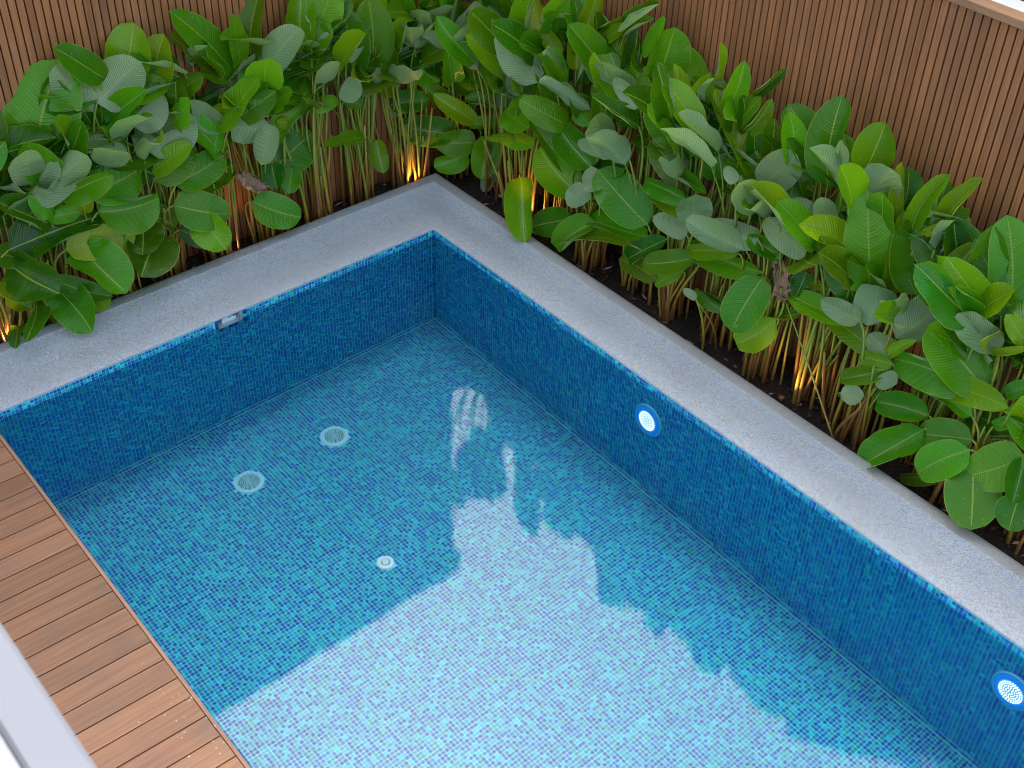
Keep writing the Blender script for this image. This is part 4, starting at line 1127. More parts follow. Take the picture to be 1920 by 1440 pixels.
(14,'d',0.961,0.922,1.352,1.043,0.886,1.701,0.613,-0.758,-0.223,0.189),
(15,'d',1.212,0.928,1.289,1.216,0.985,1.672,0.636,-0.764,0.105,0.211),
(16,'d',1.637,0.908,1.170,1.638,0.962,1.508,0.602,-0.789,0.123,0.183),
(17,'d',1.939,0.929,1.183,1.946,0.965,1.523,0.581,-0.810,0.077,0.202),
(17,'d',2.205,0.941,1.145,2.242,0.863,1.577,0.600,-0.777,-0.192,0.197),
(18,'g',2.441,0.870,1.355,2.373,0.804,1.700,0.688,-0.726,-0.004,0.192),
(20,'d',3.160,0.952,1.312,3.126,0.952,1.624,0.528,-0.848,0.056,0.186),
(20,'d',3.392,0.930,1.369,3.359,0.983,1.635,0.452,-0.862,0.231,0.163),
(21,'d',3.733,0.944,1.187,3.744,0.853,1.596,0.464,-0.862,-0.204,0.240),
(21,'d',3.617,0.914,1.212,3.538,0.840,1.508,0.631,-0.775,-0.024,0.202),
(7,'d',-0.888,-2.197,1.178,-0.841,-2.280,1.567,0.963,-0.216,-0.162,0.281),
(0,'g',-0.822,0.647,1.038,-0.508,0.425,1.317,-0.730,-0.579,0.363,0.220),
(0,'d',-0.788,0.829,1.009,-0.476,0.541,1.160,0.109,0.551,0.828,0.229),
(0,'d',-0.850,0.797,1.044,-0.798,0.426,1.166,0.798,0.285,0.530,0.223),
(0,'g',-0.779,0.936,0.828,-0.457,0.696,0.709,0.338,-0.013,0.941,0.251),
(0,'d',-0.670,0.902,1.177,-0.472,0.669,1.323,0.550,0.793,0.262,0.193),
(0,'g',-0.699,0.947,0.720,-0.632,0.600,1.019,0.906,0.362,0.220,0.227),
(0,'d',-0.850,0.949,1.184,-0.602,0.817,1.323,0.279,-0.658,-0.699,0.196),
(0,'g',-0.822,0.908,1.068,-0.493,0.544,0.942,0.287,-0.070,0.955,0.254),
(1,'g',-0.898,0.522,1.150,-0.740,0.703,1.337,0.094,-0.806,0.585,0.226),
(1,'d',-0.877,0.362,0.732,-0.740,0.527,0.940,0.014,-0.796,0.605,0.261),
(1,'d',-0.868,0.595,1.184,-0.740,0.767,1.323,0.180,-0.882,0.436,0.236),
(1,'d',-0.858,0.544,0.832,-0.740,1.027,0.776,0.790,-0.180,0.585,0.303),
(1,'d',-0.909,0.259,0.869,-0.740,0.604,1.025,0.523,-0.671,0.525,0.239),
(1,'g',-0.871,0.378,0.940,-0.740,0.055,1.062,-0.172,0.237,0.956,0.243),
(1,'g',-0.855,0.518,1.194,-0.743,0.151,1.374,0.493,0.500,0.712,0.203),
(1,'d',-0.881,0.373,0.859,-0.744,-0.084,1.028,0.623,0.428,0.655,0.296),
(1,'d',-0.861,0.561,1.123,-0.740,0.680,1.250,-0.147,-0.397,0.906,0.269),
(1,'d',-0.867,0.366,1.053,-0.740,0.425,1.291,-0.052,-0.950,0.307,0.213),
(2,'d',-0.849,-0.245,1.136,-0.740,-0.593,1.237,0.905,0.397,-0.155,0.238),
(2,'d',-0.864,-0.301,0.760,-0.740,-0.718,1.031,0.728,0.534,0.430,0.284),
(2,'d',-0.876,-0.047,1.045,-0.740,-0.350,1.144,-0.227,0.069,0.971,0.242),
(2,'g',-0.908,-0.256,0.989,-0.740,-0.598,0.943,0.493,0.274,0.826,0.204),
(2,'d',-0.849,0.006,1.153,-0.807,-0.405,1.358,0.327,0.448,0.832,0.223),
(2,'d',-0.894,-0.050,0.848,-0.740,0.368,0.868,0.664,-0.412,0.623,0.248),
(2,'g',-0.841,0.098,1.046,-0.740,0.021,1.042,-0.056,-0.418,0.907,0.280),
(2,'d',-0.891,0.044,1.301,-0.740,-0.310,1.301,-0.294,-0.135,0.946,0.204),
(2,'d',-0.853,-0.213,1.254,-0.740,0.049,1.379,0.549,-0.645,0.533,0.179),
(2,'d',-0.856,-0.069,0.772,-0.806,0.312,1.011,0.848,-0.357,0.392,0.211),
(3,'g',-0.854,-0.604,0.809,-0.740,-0.279,1.080,0.468,-0.750,0.468,0.242),
(3,'d',-0.855,-0.584,1.277,-0.740,-0.195,1.227,0.496,-0.286,0.820,0.231),
(3,'d',-0.882,-0.372,0.948,-0.857,-0.686,1.148,0.996,0.027,-0.085,0.214),
(3,'d',-0.878,-0.523,1.088,-0.829,-0.991,1.161,0.798,0.174,0.577,0.246),
(3,'d',-0.859,-0.339,1.156,-0.740,-0.730,1.403,0.074,0.552,0.831,0.241),
(3,'d',-0.901,-0.447,0.918,-0.740,-0.627,0.910,0.075,0.109,0.991,0.226),
(3,'g',-0.903,-0.615,1.034,-0.740,-0.380,1.194,0.229,-0.739,0.634,0.197),
(3,'g',-0.859,-0.646,0.963,-0.740,-0.975,1.011,0.810,0.391,0.438,0.192),
(3,'d',-0.842,-0.640,0.894,-0.740,-1.108,1.089,0.434,0.436,0.789,0.307),
(3,'d',-0.892,-0.375,1.349,-0.740,-0.122,1.563,0.316,-0.798,0.514,0.262),
(3,'d',-0.843,-0.483,0.872,-0.740,-0.879,0.947,-0.273,0.097,0.957,0.197),
(4,'d',-0.863,-0.830,1.051,-0.770,-0.380,1.122,0.178,-0.190,0.966,0.213),
(4,'d',-0.879,-0.851,0.794,-0.817,-1.315,0.911,0.907,0.214,0.364,0.288),
(4,'g',-0.859,-0.721,1.263,-0.744,-1.153,1.522,-0.085,0.497,0.864,0.272),
(4,'d',-0.857,-0.857,1.226,-0.740,-0.503,1.208,0.366,-0.176,0.914,0.190),
(4,'g',-0.878,-1.166,1.292,-0.740,-1.265,1.496,0.322,-0.727,-0.607,0.262),
(4,'d',-0.867,-0.673,1.253,-0.740,-0.802,1.188,0.035,-0.342,0.939,0.245),
(4,'d',-0.853,-0.849,1.089,-0.793,-0.533,1.368,-0.132,-0.641,0.756,0.207),
(4,'d',-0.869,-1.064,1.072,-0.740,-0.877,1.086,0.065,-0.233,0.970,0.259),
(4,'d',-0.895,-1.153,0.815,-0.740,-1.395,0.721,0.451,0.229,0.862,0.220),
(4,'d',-0.843,-0.926,1.057,-0.740,-0.907,1.157,-0.217,0.276,0.936,0.269),
(4,'d',-0.886,-0.728,1.261,-0.819,-1.099,1.199,0.186,-0.128,0.974,0.212),
(5,'d',-0.866,-1.317,1.335,-0.740,-1.243,1.514,-0.449,-0.217,0.867,0.178),
(5,'g',-0.851,-1.486,0.830,-0.740,-1.365,1.106,0.032,-0.933,0.359,0.253),
(5,'g',-0.875,-1.577,1.010,-0.740,-1.720,0.998,0.157,0.370,0.916,0.251),
(5,'d',-0.878,-1.365,1.044,-0.842,-0.986,1.094,0.417,-0.158,0.895,0.178),
(5,'d',-0.842,-1.404,1.340,-0.740,-1.757,1.554,0.409,0.580,0.704,0.232),
(5,'d',-0.904,-1.337,1.127,-0.891,-1.721,1.290,0.984,0.098,0.151,0.214),
(5,'d',-0.905,-1.525,1.136,-0.740,-1.311,1.321,0.343,-0.800,0.493,0.203),
(5,'d',-0.909,-1.426,0.942,-0.740,-1.596,1.261,0.361,0.909,0.208,0.250),
(5,'g',-0.880,-1.499,1.313,-0.859,-1.893,1.407,0.457,0.231,0.859,0.207),
(6,'d',-0.897,-1.581,1.118,-0.740,-1.650,1.231,-0.207,0.350,0.914,0.232),
(6,'d',-0.860,-1.924,1.222,-0.753,-1.475,1.360,0.744,-0.352,0.568,0.261),
(6,'d',-0.870,-1.971,1.093,-0.740,-2.385,1.133,0.764,0.327,0.557,0.236),
(6,'d',-0.871,-1.616,0.832,-0.740,-2.061,0.893,0.375,0.320,0.870,0.301),
(6,'d',-0.871,-1.837,1.166,-0.740,-1.605,1.346,0.210,-0.709,0.673,0.175),
(6,'g',-0.898,-1.623,0.965,-0.871,-1.993,0.908,0.697,-0.059,0.715,0.212),
(6,'d',-0.863,-1.713,1.054,-0.740,-1.893,0.939,0.061,-0.431,0.900,0.229),
(6,'d',-0.903,-1.764,0.988,-0.747,-2.064,1.166,0.352,0.606,0.714,0.210),
(7,'g',-0.866,-2.143,1.337,-0.740,-2.358,1.507,0.134,-0.778,-0.613,0.257),
(7,'d',-0.885,-2.381,0.841,-0.740,-2.101,0.841,0.577,-0.432,0.693,0.185),
(7,'d',-0.906,-1.986,1.348,-0.805,-2.364,1.366,0.630,0.204,0.749,0.227),
(7,'d',-0.897,-1.986,0.940,-0.740,-1.980,1.134,-0.410,-0.306,0.859,0.240),
(7,'d',-0.891,-2.359,0.893,-0.740,-2.115,0.924,0.092,-0.260,0.961,0.208),
(7,'g',-0.883,-1.934,1.228,-0.740,-1.556,1.337,0.390,-0.456,0.800,0.228),
(7,'d',-0.842,-2.239,1.007,-0.740,-1.988,1.122,-0.241,-0.229,0.943,0.206),
(7,'d',-0.853,-2.301,1.119,-0.790,-2.647,1.187,0.752,0.254,0.608,0.163),
(7,'d',-0.843,-1.995,1.236,-0.740,-1.796,1.225,0.309,-0.655,0.689,0.250),
(8,'d',-0.904,-2.473,1.196,-0.740,-2.825,1.163,0.592,0.270,0.759,0.188),
(8,'d',-0.859,-2.540,0.920,-0.806,-2.243,1.099,0.530,-0.505,0.681,0.178),
(8,'d',-0.857,-2.428,0.747,-0.740,-2.354,0.861,0.040,-0.901,0.431,0.255),
(8,'d',-0.903,-2.578,1.055,-0.834,-2.139,0.996,0.895,-0.082,0.438,0.242),
(8,'d',-0.857,-2.455,1.073,-0.740,-2.290,1.268,0.311,-0.906,0.288,0.225),
(8,'g',-0.865,-2.729,1.212,-0.740,-3.138,1.144,0.510,0.098,0.854,0.254),
(8,'g',-0.908,-2.655,1.157,-0.740,-2.387,1.221,0.446,-0.654,0.611,0.199),
(8,'d',-0.845,-2.336,0.965,-0.740,-2.351,1.065,-0.261,-0.048,0.964,0.205),
(8,'g',-0.905,-2.737,0.902,-0.740,-2.494,0.944,0.034,-0.220,0.975,0.222),
(8,'g',-0.876,-2.438,0.802,-0.850,-2.778,0.869,0.409,0.206,0.889,0.200),
(8,'d',-0.887,-2.337,1.200,-0.781,-1.842,1.124,0.541,0.012,0.841,0.282),
(9,'d',-0.902,-2.833,0.770,-0.780,-3.241,0.823,0.414,0.238,0.878,0.247),
(9,'d',-0.895,-3.004,0.860,-0.740,-2.821,1.056,-0.086,-0.673,0.734,0.168),
(9,'d',-0.846,-2.731,0.956,-0.740,-2.609,0.914,0.239,-0.397,0.886,0.206),
(9,'d',-0.895,-2.834,1.095,-0.740,-2.736,1.214,-0.166,-0.346,0.924,0.287),
(9,'g',-0.871,-2.825,1.108,-0.740,-2.351,1.215,0.423,-0.323,0.847,0.256),
(9,'d',-0.841,-3.188,0.960,-0.740,-3.367,1.152,0.498,0.845,0.196,0.180),
(9,'d',-0.884,-2.971,1.067,-0.740,-2.660,1.292,0.666,-0.703,0.249,0.230),
(9,'d',-0.867,-2.841,0.902,-0.740,-2.863,0.889,0.004,-0.465,0.885,0.200),
(9,'d',-0.888,-2.700,0.677,-0.878,-3.027,0.840,0.774,0.300,0.557,0.191),
(9,'g',-0.894,-2.875,0.760,-0.802,-2.404,0.922,0.602,-0.362,0.712,0.289),
(10,'g',-0.896,-3.204,0.951,-0.740,-3.615,0.939,0.481,0.299,0.824,0.275),
(10,'d',-0.847,-3.371,0.638,-0.740,-3.131,0.512,0.431,-0.161,0.888,0.202),
(10,'g',-0.889,-3.576,0.743,-0.777,-3.189,0.730,0.519,-0.121,0.846,0.213),
(10,'d',-0.870,-3.466,0.987,-0.740,-3.485,1.133,-0.425,-0.210,0.881,0.165),
(10,'g',-0.854,-3.150,0.645,-0.740,-3.344,0.719,-0.104,0.144,0.984,0.250),
(10,'d',-0.904,-3.354,0.862,-0.853,-3.739,1.098,0.045,0.655,0.754,0.271),
(10,'d',-0.897,-3.256,0.645,-0.740,-3.265,0.965,-0.435,-0.742,0.509,0.277),
(10,'d',-0.842,-3.106,0.619,-0.777,-2.833,0.861,0.042,-0.668,0.743,0.216),
(10,'d',-0.905,-3.205,0.953,-0.847,-2.788,0.963,0.594,-0.102,0.798,0.242),
(11,'d',-0.173,0.917,1.216,-0.430,0.840,1.360,0.738,-0.501,0.453,0.189),
(11,'g',-0.392,0.950,1.098,-0.624,0.840,1.301,0.728,-0.081,0.681,0.286),
(11,'d',-0.105,1.015,1.336,-0.281,0.840,1.517,0.854,-0.185,0.486,0.239),
(11,'d',-0.448,0.903,1.353,-0.546,0.840,1.575,0.953,-0.064,0.297,0.273),
(11,'d',-0.401,0.979,0.896,-0.066,0.840,0.969,-0.470,-0.425,0.774,0.219),
(11,'d',-0.357,0.974,1.155,-0.606,0.840,1.131,0.581,-0.366,0.727,0.255),
(11,'d',-0.292,0.965,0.886,-0.699,0.840,1.017,0.415,-0.563,0.714,0.236),
(11,'d',-0.451,1.003,0.874,-0.043,0.915,0.870,0.023,0.061,0.998,0.221),
(11,'d',-0.342,0.960,0.845,-0.721,0.945,0.949,0.229,-0.621,0.750,0.213),
(12,'d',-0.015,0.954,0.850,-0.304,0.840,1.043,0.792,-0.489,0.365,0.277),
(12,'d',-0.035,0.992,1.176,-0.439,0.921,1.183,0.083,-0.380,0.921,0.238),
(12,'d',0.131,0.994,1.308,0.496,0.840,1.609,-0.579,0.148,0.802,0.296),
(12,'d',0.225,0.954,1.009,0.068,0.840,1.004,0.462,-0.159,0.873,0.266),
(12,'d',-0.085,0.924,1.084,0.372,0.867,1.020,0.065,-0.471,0.880,0.233),
(12,'g',-0.005,0.940,0.999,0.362,0.840,0.992,-0.373,-0.637,0.675,0.253),
(12,'d',0.112,1.007,1.310,0.511,1.000,1.488,-0.340,-0.578,0.742,0.229),
(12,'d',0.021,0.916,1.256,-0.343,0.840,1.249,0.186,-0.579,0.794,0.186),
(12,'d',0.333,0.942,1.095,-0.010,0.840,1.049,0.213,-0.491,0.844,0.227),
(12,'d',-0.008,0.941,1.390,-0.157,0.840,1.464,0.670,-0.147,0.728,0.195),
(12,'d',0.122,0.958,1.241,0.098,0.840,1.304,0.527,0.100,0.844,0.189),
(13,'d',0.537,0.934,1.224,0.829,0.840,1.181,0.230,0.088,0.969,0.206),
(13,'g',0.555,1.032,1.005,0.505,0.840,0.965,0.356,-0.109,0.928,0.248),
(13,'d',0.460,0.966,0.900,0.130,0.852,0.886,0.173,-0.603,0.779,0.183),
(13,'d',0.378,0.973,1.224,0.437,0.840,1.244,-0.624,-0.050,0.780,0.208),
(13,'d',0.576,0.953,0.930,0.202,0.840,0.870,0.236,-0.879,0.414,0.189),
(13,'d',0.510,1.032,1.402,0.846,1.021,1.590,-0.341,-0.753,0.563,0.193),
(13,'d',0.335,0.918,1.359,0.432,0.840,1.346,0.800,0.137,0.584,0.254),
(13,'d',0.395,0.914,1.303,0.493,0.840,1.334,0.457,0.179,0.871,0.201),
(13,'d',0.365,1.023,1.043,0.046,0.840,1.242,0.664,-0.215,0.716,0.291),
(13,'d',0.288,0.974,0.993,0.067,0.840,1.242,0.815,-0.117,0.567,0.242),
(14,'d',0.663,0.956,1.530,0.993,0.904,1.731,-0.016,-0.974,-0.226,0.232),
(14,'d',0.820,0.906,1.447,0.612,0.840,1.402,0.386,-0.324,0.864,0.215),
(14,'d',0.948,1.001,1.106,1.316,0.840,1.298,-0.163,0.437,0.884,0.251),
(14,'d',1.037,0.957,1.269,0.935,0.840,1.321,0.415,0.014,0.910,0.188),
(14,'d',0.663,0.911,1.402,0.686,0.840,1.698,0.902,0.337,0.269,0.203),
(14,'d',1.101,0.918,0.951,1.444,0.855,1.023,-0.266,-0.496,0.826,0.192),
(14,'g',0.677,0.992,1.382,0.342,0.884,1.666,0.659,-0.446,0.606,0.256),
(14,'d',1.132,1.007,0.987,0.674,0.867,1.165,0.437,-0.424,0.793,0.246),
(14,'d',1.071,0.942,1.267,0.718,0.870,1.475,0.478,-0.654,0.586,0.188),
(14,'d',0.706,0.972,1.488,1.011,0.840,1.431,0.189,0.008,0.982,0.197),
(15,'d',1.374,0.954,1.122,0.969,0.840,1.030,-0.175,-0.098,0.980,0.252),
(15,'d',1.211,0.980,1.165,1.435,0.840,1.402,-0.790,-0.294,0.538,0.187),
(15,'d',1.390,0.942,1.234,1.034,0.876,1.245,0.165,-0.797,0.580,0.176),
(15,'d',1.435,1.015,0.932,1.845,0.923,1.093,-0.392,-0.156,0.906,0.268),
(15,'d',1.472,1.001,0.924,1.124,0.901,0.877,0.185,-0.863,0.470,0.191),
(15,'d',1.098,0.924,1.408,1.062,0.840,1.585,0.825,0.162,0.541,0.242),
(15,'g',1.320,0.917,1.407,1.358,0.840,1.507,0.859,0.214,0.465,0.182),
(15,'d',1.537,0.985,1.524,1.763,0.840,1.422,0.322,-0.055,0.945,0.285),
(15,'d',1.113,1.022,1.276,1.322,0.840,1.508,-0.406,0.378,0.832,0.244),
(15,'d',1.423,0.987,1.119,1.669,0.840,1.314,0.060,0.530,0.846,0.277),
(15,'g',1.210,0.994,1.135,0.875,0.861,1.155,0.280,-0.591,0.756,0.190),
(16,'d',1.555,1.020,1.319,1.577,0.840,1.366,0.967,0.089,0.238,0.182),
(16,'d',1.842,0.936,1.385,1.630,0.840,1.518,0.508,0.019,0.861,0.193),
(16,'d',1.940,0.944,1.224,2.279,0.907,1.212,0.004,-0.268,0.963,0.180),
(16,'d',1.519,0.909,1.154,1.215,0.899,1.332,0.434,-0.558,0.707,0.185),
(16,'g',1.507,1.039,1.370,1.150,0.896,1.676,0.669,-0.512,0.539,0.282),
(16,'d',1.751,0.927,1.470,1.911,0.840,1.547,0.481,0.414,0.773,0.216),
(16,'d',1.832,1.009,1.192,1.477,0.925,1.480,0.644,-0.150,0.750,0.209),
(16,'d',1.646,0.932,1.198,2.021,0.840,1.191,-0.175,-0.529,0.830,0.206),
(16,'d',1.865,0.907,1.094,1.452,0.866,1.168,0.200,-0.596,0.778,0.219),
(16,'g',1.701,0.959,1.038,2.065,0.900,1.273,-0.468,-0.691,0.551,0.260),
(16,'g',1.760,1.037,1.164,1.325,0.875,1.348,0.486,-0.462,0.741,0.250),
(17,'d',2.241,0.981,1.153,1.810,0.932,1.261,0.207,-0.882,0.424,0.220),
(17,'d',1.871,1.018,1.272,1.494,0.901,1.496,0.508,-0.714,0.482,0.253),
(17,'d',2.014,0.904,1.367,1.995,0.840,1.636,0.978,-0.190,-0.086,0.160),
(17,'d',1.938,1.016,0.885,2.447,0.928,0.848,-0.055,-0.638,0.768,0.240),
(17,'d',2.322,1.022,1.255,2.621,0.840,1.257,-0.293,-0.218,0.931,0.234),
(17,'g',1.952,0.912,1.455,1.908,0.840,1.618,0.833,0.370,0.411,0.255),
(17,'d',1.870,0.976,1.233,2.276,0.932,1.286,-0.167,-0.590,0.790,0.218),
(17,'d',1.851,0.952,0.974,2.298,0.840,0.988,-0.180,-0.266,0.947,0.238),
(17,'d',2.067,1.010,1.134,1.892,0.840,1.440,0.852,0.053,0.520,0.209),
(18,'d',2.321,0.954,0.902,2.055,0.877,1.106,0.624,-0.106,0.774,0.187),
(18,'d',2.547,0.955,0.961,2.775,0.840,0.905,-0.107,-0.249,0.963,0.217),
(18,'g',2.595,0.995,1.003,2.746,0.840,1.038,0.015,0.083,0.996,0.223),
(18,'d',2.372,1.016,1.242,2.181,0.840,1.473,0.683,0.170,0.711,0.166),
(18,'g',2.368,1.026,1.145,1.920,0.840,1.158,0.136,-0.185,0.973,0.254),
(18,'g',2.544,0.985,0.938,2.756,0.840,1.002,-0.216,0.036,0.976,0.277),
(18,'g',2.709,0.996,1.174,2.820,0.840,1.083,0.554,-0.030,0.832,0.240),
(18,'d',2.278,0.972,1.127,1.895,0.840,1.296,0.496,-0.526,0.691,0.210),
(18,'g',2.608,0.907,1.359,2.442,0.840,1.396,0.466,-0.124,0.876,0.201),
(18,'d',2.712,0.946,0.863,2.446,0.840,0.893,0.265,-0.101,0.959,0.267),
(18,'g',2.263,0.947,0.914,2.658,0.840,0.952,-0.304,-0.315,0.899,0.261),
(19,'d',2.734,0.969,0.972,2.850,0.840,1.226,0.912,0.410,0.025,0.215),
(19,'d',2.837,0.953,1.295,3.105,0.840,1.279,-0.476,-0.517,0.711,0.196),
(19,'d',2.829,1.004,1.356,2.424,0.840,1.511,0.447,-0.270,0.853,0.263),
(19,'g',2.972,0.957,1.315,3.094,0.840,1.374,-0.021,0.151,0.988,0.214),
(19,'d',2.661,0.964,0.960,2.179,0.904,1.062,0.220,-0.787,0.576,0.260),
(19,'d',2.668,1.025,1.017,2.555,0.840,1.079,0.660,-0.073,0.748,0.231),
(19,'d',3.078,1.016,1.299,3.027,0.840,1.595,0.862,0.320,0.392,0.223),
(19,'d',2.766,0.952,1.351,3.210,0.867,1.291,0.016,-0.519,0.854,0.263),
(19,'d',2.760,0.949,1.214,3.191,0.942,1.398,-0.357,-0.446,0.821,0.253),
(19,'g',2.706,0.974,1.271,3.217,0.961,1.349,-0.067,-0.956,0.286,0.285),
(20,'d',3.189,1.032,1.034,2.791,0.840,1.030,0.158,-0.205,0.966,0.250),
(20,'d',3.325,0.984,1.108,3.130,0.840,1.176,0.369,-0.029,0.929,0.219),
(20,'d',3.105,1.008,1.229,2.764,0.893,1.410,0.513,-0.657,0.553,0.195),
(20,'d',3.453,0.962,1.326,3.562,0.840,1.558,-0.274,0.438,0.856,0.216),
(20,'d',3.057,0.969,1.233,3.435,0.918,1.513,-0.388,-0.844,0.371,0.280),
(20,'d',3.421,0.936,1.009,3.755,0.840,1.206,-0.499,0.034,0.866,0.199),
(20,'d',3.212,0.926,1.265,3.480,0.840,1.296,-0.323,-0.232,0.917,0.207),
(20,'d',3.312,0.967,1.220,3.542,0.840,1.446,-0.747,-0.065,0.661,0.223),
(20,'d',3.324,0.951,1.385,3.597,0.840,1.553,-0.493,0.051,0.868,0.207),
(20,'d',3.329,0.920,1.124,2.986,0.840,1.209,0.465,-0.380,0.799,0.212),
(20,'d',3.079,0.976,1.082,3.073,0.840,1.350,0.529,0.446,0.722,0.267),
(21,'d',3.691,0.960,1.126,3.994,0.840,1.218,-0.558,-0.585,0.588,0.207),
(21,'d',3.632,0.960,1.098,3.329,0.840,1.363,0.680,-0.595,0.428,0.220),
(21,'d',3.825,0.984,1.082,3.873,0.840,1.022,0.924,0.047,0.381,0.214),
(21,'d',3.662,1.026,1.064,3.368,0.870,1.264,0.626,-0.672,0.395,0.228),
(21,'d',3.581,0.976,1.372,3.215,0.911,1.298,0.023,-0.806,0.591,0.190),
(21,'g',3.861,1.039,1.254,3.511,0.895,1.306,0.287,-0.376,0.881,0.177),
(21,'d',3.710,0.922,1.334,3.380,0.868,1.493,0.180,-0.983,0.038,0.189),
(21,'g',3.919,1.006,0.888,3.746,0.840,1.154,0.727,0.216,0.652,0.225),
(21,'d',3.659,0.978,1.136,3.347,0.840,1.104,0.445,-0.710,0.545,0.202),
(21,'d',3.926,0.938,1.213,4.340,0.925,1.266,-0.116,-0.666,0.737,0.236),
(21,'d',3.795,0.913,1.012,3.371,0.840,1.155,0.508,-0.739,0.442,0.290),
(22,'g',3.853,0.974,1.064,3.536,0.840,1.140,0.374,-0.158,0.914,0.217),
(22,'d',3.929,0.985,1.204,4.316,0.840,1.199,-0.367,-0.590,0.719,0.212),
(22,'g',3.895,0.906,1.049,4.335,0.884,1.228,-0.247,-0.828,0.503,0.247),
(22,'d',3.984,0.944,1.020,3.541,0.927,1.291,0.308,-0.838,0.450,0.306),
(22,'g',4.130,0.927,0.786,4.346,0.840,0.705,0.053,-0.202,0.978,0.227),
(22,'g',4.210,0.983,0.818,4.490,0.840,0.825,-0.246,-0.148,0.958,0.271),
(22,'g',3.969,0.968,1.102,4.104,0.840,1.328,0.363,0.610,0.704,0.232),
(22,'d',4.050,0.967,1.293,4.298,0.840,1.410,-0.655,0.020,0.756,0.225),
(22,'d',4.158,0.983,0.912,4.103,0.840,0.867,0.442,-0.161,0.883,0.238),
(23,'g',4.422,0.954,0.934,4.144,0.840,0.924,0.190,-0.192,0.963,0.238),
(23,'d',4.602,0.993,0.762,5.005,0.854,0.920,-0.414,-0.190,0.890,0.263),
(23,'d',4.462,0.942,0.902,4.190,0.840,1.050,0.630,-0.732,0.259,0.163),
(23,'d',4.255,0.981,0.854,3.978,0.840,0.963,0.683,-0.338,0.647,0.250),
(23,'d',4.388,1.020,0.940,3.926,0.963,0.904,-0.026,-0.367,0.930,0.236),
(23,'g',4.488,0.933,0.768,4.145,0.840,1.020,0.613,-0.089,0.785,0.213),
(23,'d',4.299,0.999,0.710,4.612,0.840,0.726,-0.377,-0.574,0.726,0.186),
(23,'d',4.269,0.930,0.775,3.981,0.840,1.041,0.504,0.351,0.789,0.215),
(23,'g',4.511,0.998,0.700,4.906,0.840,0.755,-0.283,-0.300,0.911,0.245),
(23,'d',4.674,1.006,0.676,4.295,0.975,0.618,-0.110,-0.381,0.918,0.180),
(23,'g',4.308,0.917,0.718,4.387,0.840,0.886,0.224,0.438,0.871,0.240),
(0,'g',-0.692,0.742,0.843,-0.391,0.774,1.256,-0.393,-0.849,0.353,0.280),
(0,'d',-0.594,0.644,1.003,-0.302,0.703,1.428,-0.531,0.809,0.251,0.252),
(0,'g',-0.587,0.637,0.755,-0.450,0.483,1.162,0.891,-0.235,-0.388,0.213),
(0,'y',-0.685,0.735,0.769,-0.523,0.638,1.067,-0.781,0.327,0.532,0.173),
(0,'g',-0.729,0.779,0.982,-0.698,0.607,1.422,0.950,0.309,0.053,0.233),
(0,'d',-0.736,0.786,0.766,-0.771,0.531,1.105,0.983,0.083,0.164,0.232),
(0,'g',-0.606,0.656,0.931,-0.360,0.616,1.168,-0.543,-0.714,0.441,0.174),
(1,'g',-0.748,0.415,1.035,-0.492,0.182,1.348,-0.560,0.377,0.738,0.212),
(1,'g',-0.785,0.252,1.015,-0.519,0.189,1.402,-0.146,-0.987,-0.061,0.240),
(1,'g',-0.741,0.205,0.816,-0.385,0.131,1.071,-0.314,0.699,0.642,0.243),
(1,'g',-0.715,0.390,1.048,-0.607,0.665,1.343,-0.964,0.127,0.232,0.222),
(1,'g',-0.796,0.460,1.002,-0.614,0.393,1.378,-0.478,0.795,0.375,0.204),
(1,'g',-0.712,0.442,0.941,-0.445,0.690,1.160,0.128,-0.731,0.670,0.230),
(2,'g',-0.807,0.084,0.812,-0.539,-0.175,1.047,-0.062,0.634,0.771,0.190),
(2,'y',-0.686,-0.288,1.131,-0.313,-0.300,1.493,-0.048,-0.999,0.017,0.236),
(2,'y',-0.738,-0.106,0.932,-0.413,-0.383,1.163,0.181,0.747,0.640,0.238),
(3,'d',-0.747,-0.496,0.834,-0.563,-0.696,1.054,0.766,-0.000,-0.642,0.192),
(3,'g',-0.689,-0.432,1.025,-0.444,-0.517,1.310,-0.649,0.362,0.669,0.183),
(4,'g',-0.782,-1.035,1.008,-0.536,-1.261,1.214,0.079,0.717,0.692,0.173),
(4,'g',-0.795,-0.857,0.893,-0.550,-0.766,1.119,0.004,-0.929,0.370,0.165),
(4,'y',-0.716,-0.885,1.189,-0.540,-0.668,1.551,-0.822,0.566,0.062,0.254),
(4,'g',-0.708,-0.880,1.131,-0.386,-1.010,1.498,0.484,-0.600,-0.637,0.262),
(4,'y',-0.763,-1.122,0.979,-0.529,-1.310,1.176,-0.088,0.663,0.743,0.162),
(4,'g',-0.790,-1.104,0.909,-0.580,-0.877,1.145,0.681,-0.726,0.093,0.198),
(5,'g',-0.710,-1.276,0.916,-0.536,-1.011,1.310,0.024,-0.835,0.549,0.250),
(6,'d',-0.818,-1.549,0.920,-0.539,-1.601,1.229,-0.577,0.542,0.611,0.191),
(6,'g',-0.680,-1.838,0.902,-0.274,-1.879,1.219,-0.594,-0.376,0.711,0.239),
(6,'g',-0.772,-1.774,0.742,-0.596,-1.534,0.960,0.446,-0.760,0.473,0.174),
(6,'g',-0.726,-1.589,1.055,-0.474,-1.557,1.316,-0.068,-0.981,0.184,0.194),
(7,'g',-0.789,-2.287,1.105,-0.526,-2.426,1.463,0.652,0.733,-0.196,0.197),
(7,'g',-0.801,-1.970,1.199,-0.542,-1.800,1.451,0.253,-0.903,0.348,0.208),
(7,'g',-0.683,-2.109,0.943,-0.336,-2.194,1.259,-0.471,0.572,0.671,0.234),
(7,'g',-0.746,-1.920,1.058,-0.362,-1.905,1.368,-0.616,0.240,0.751,0.240),
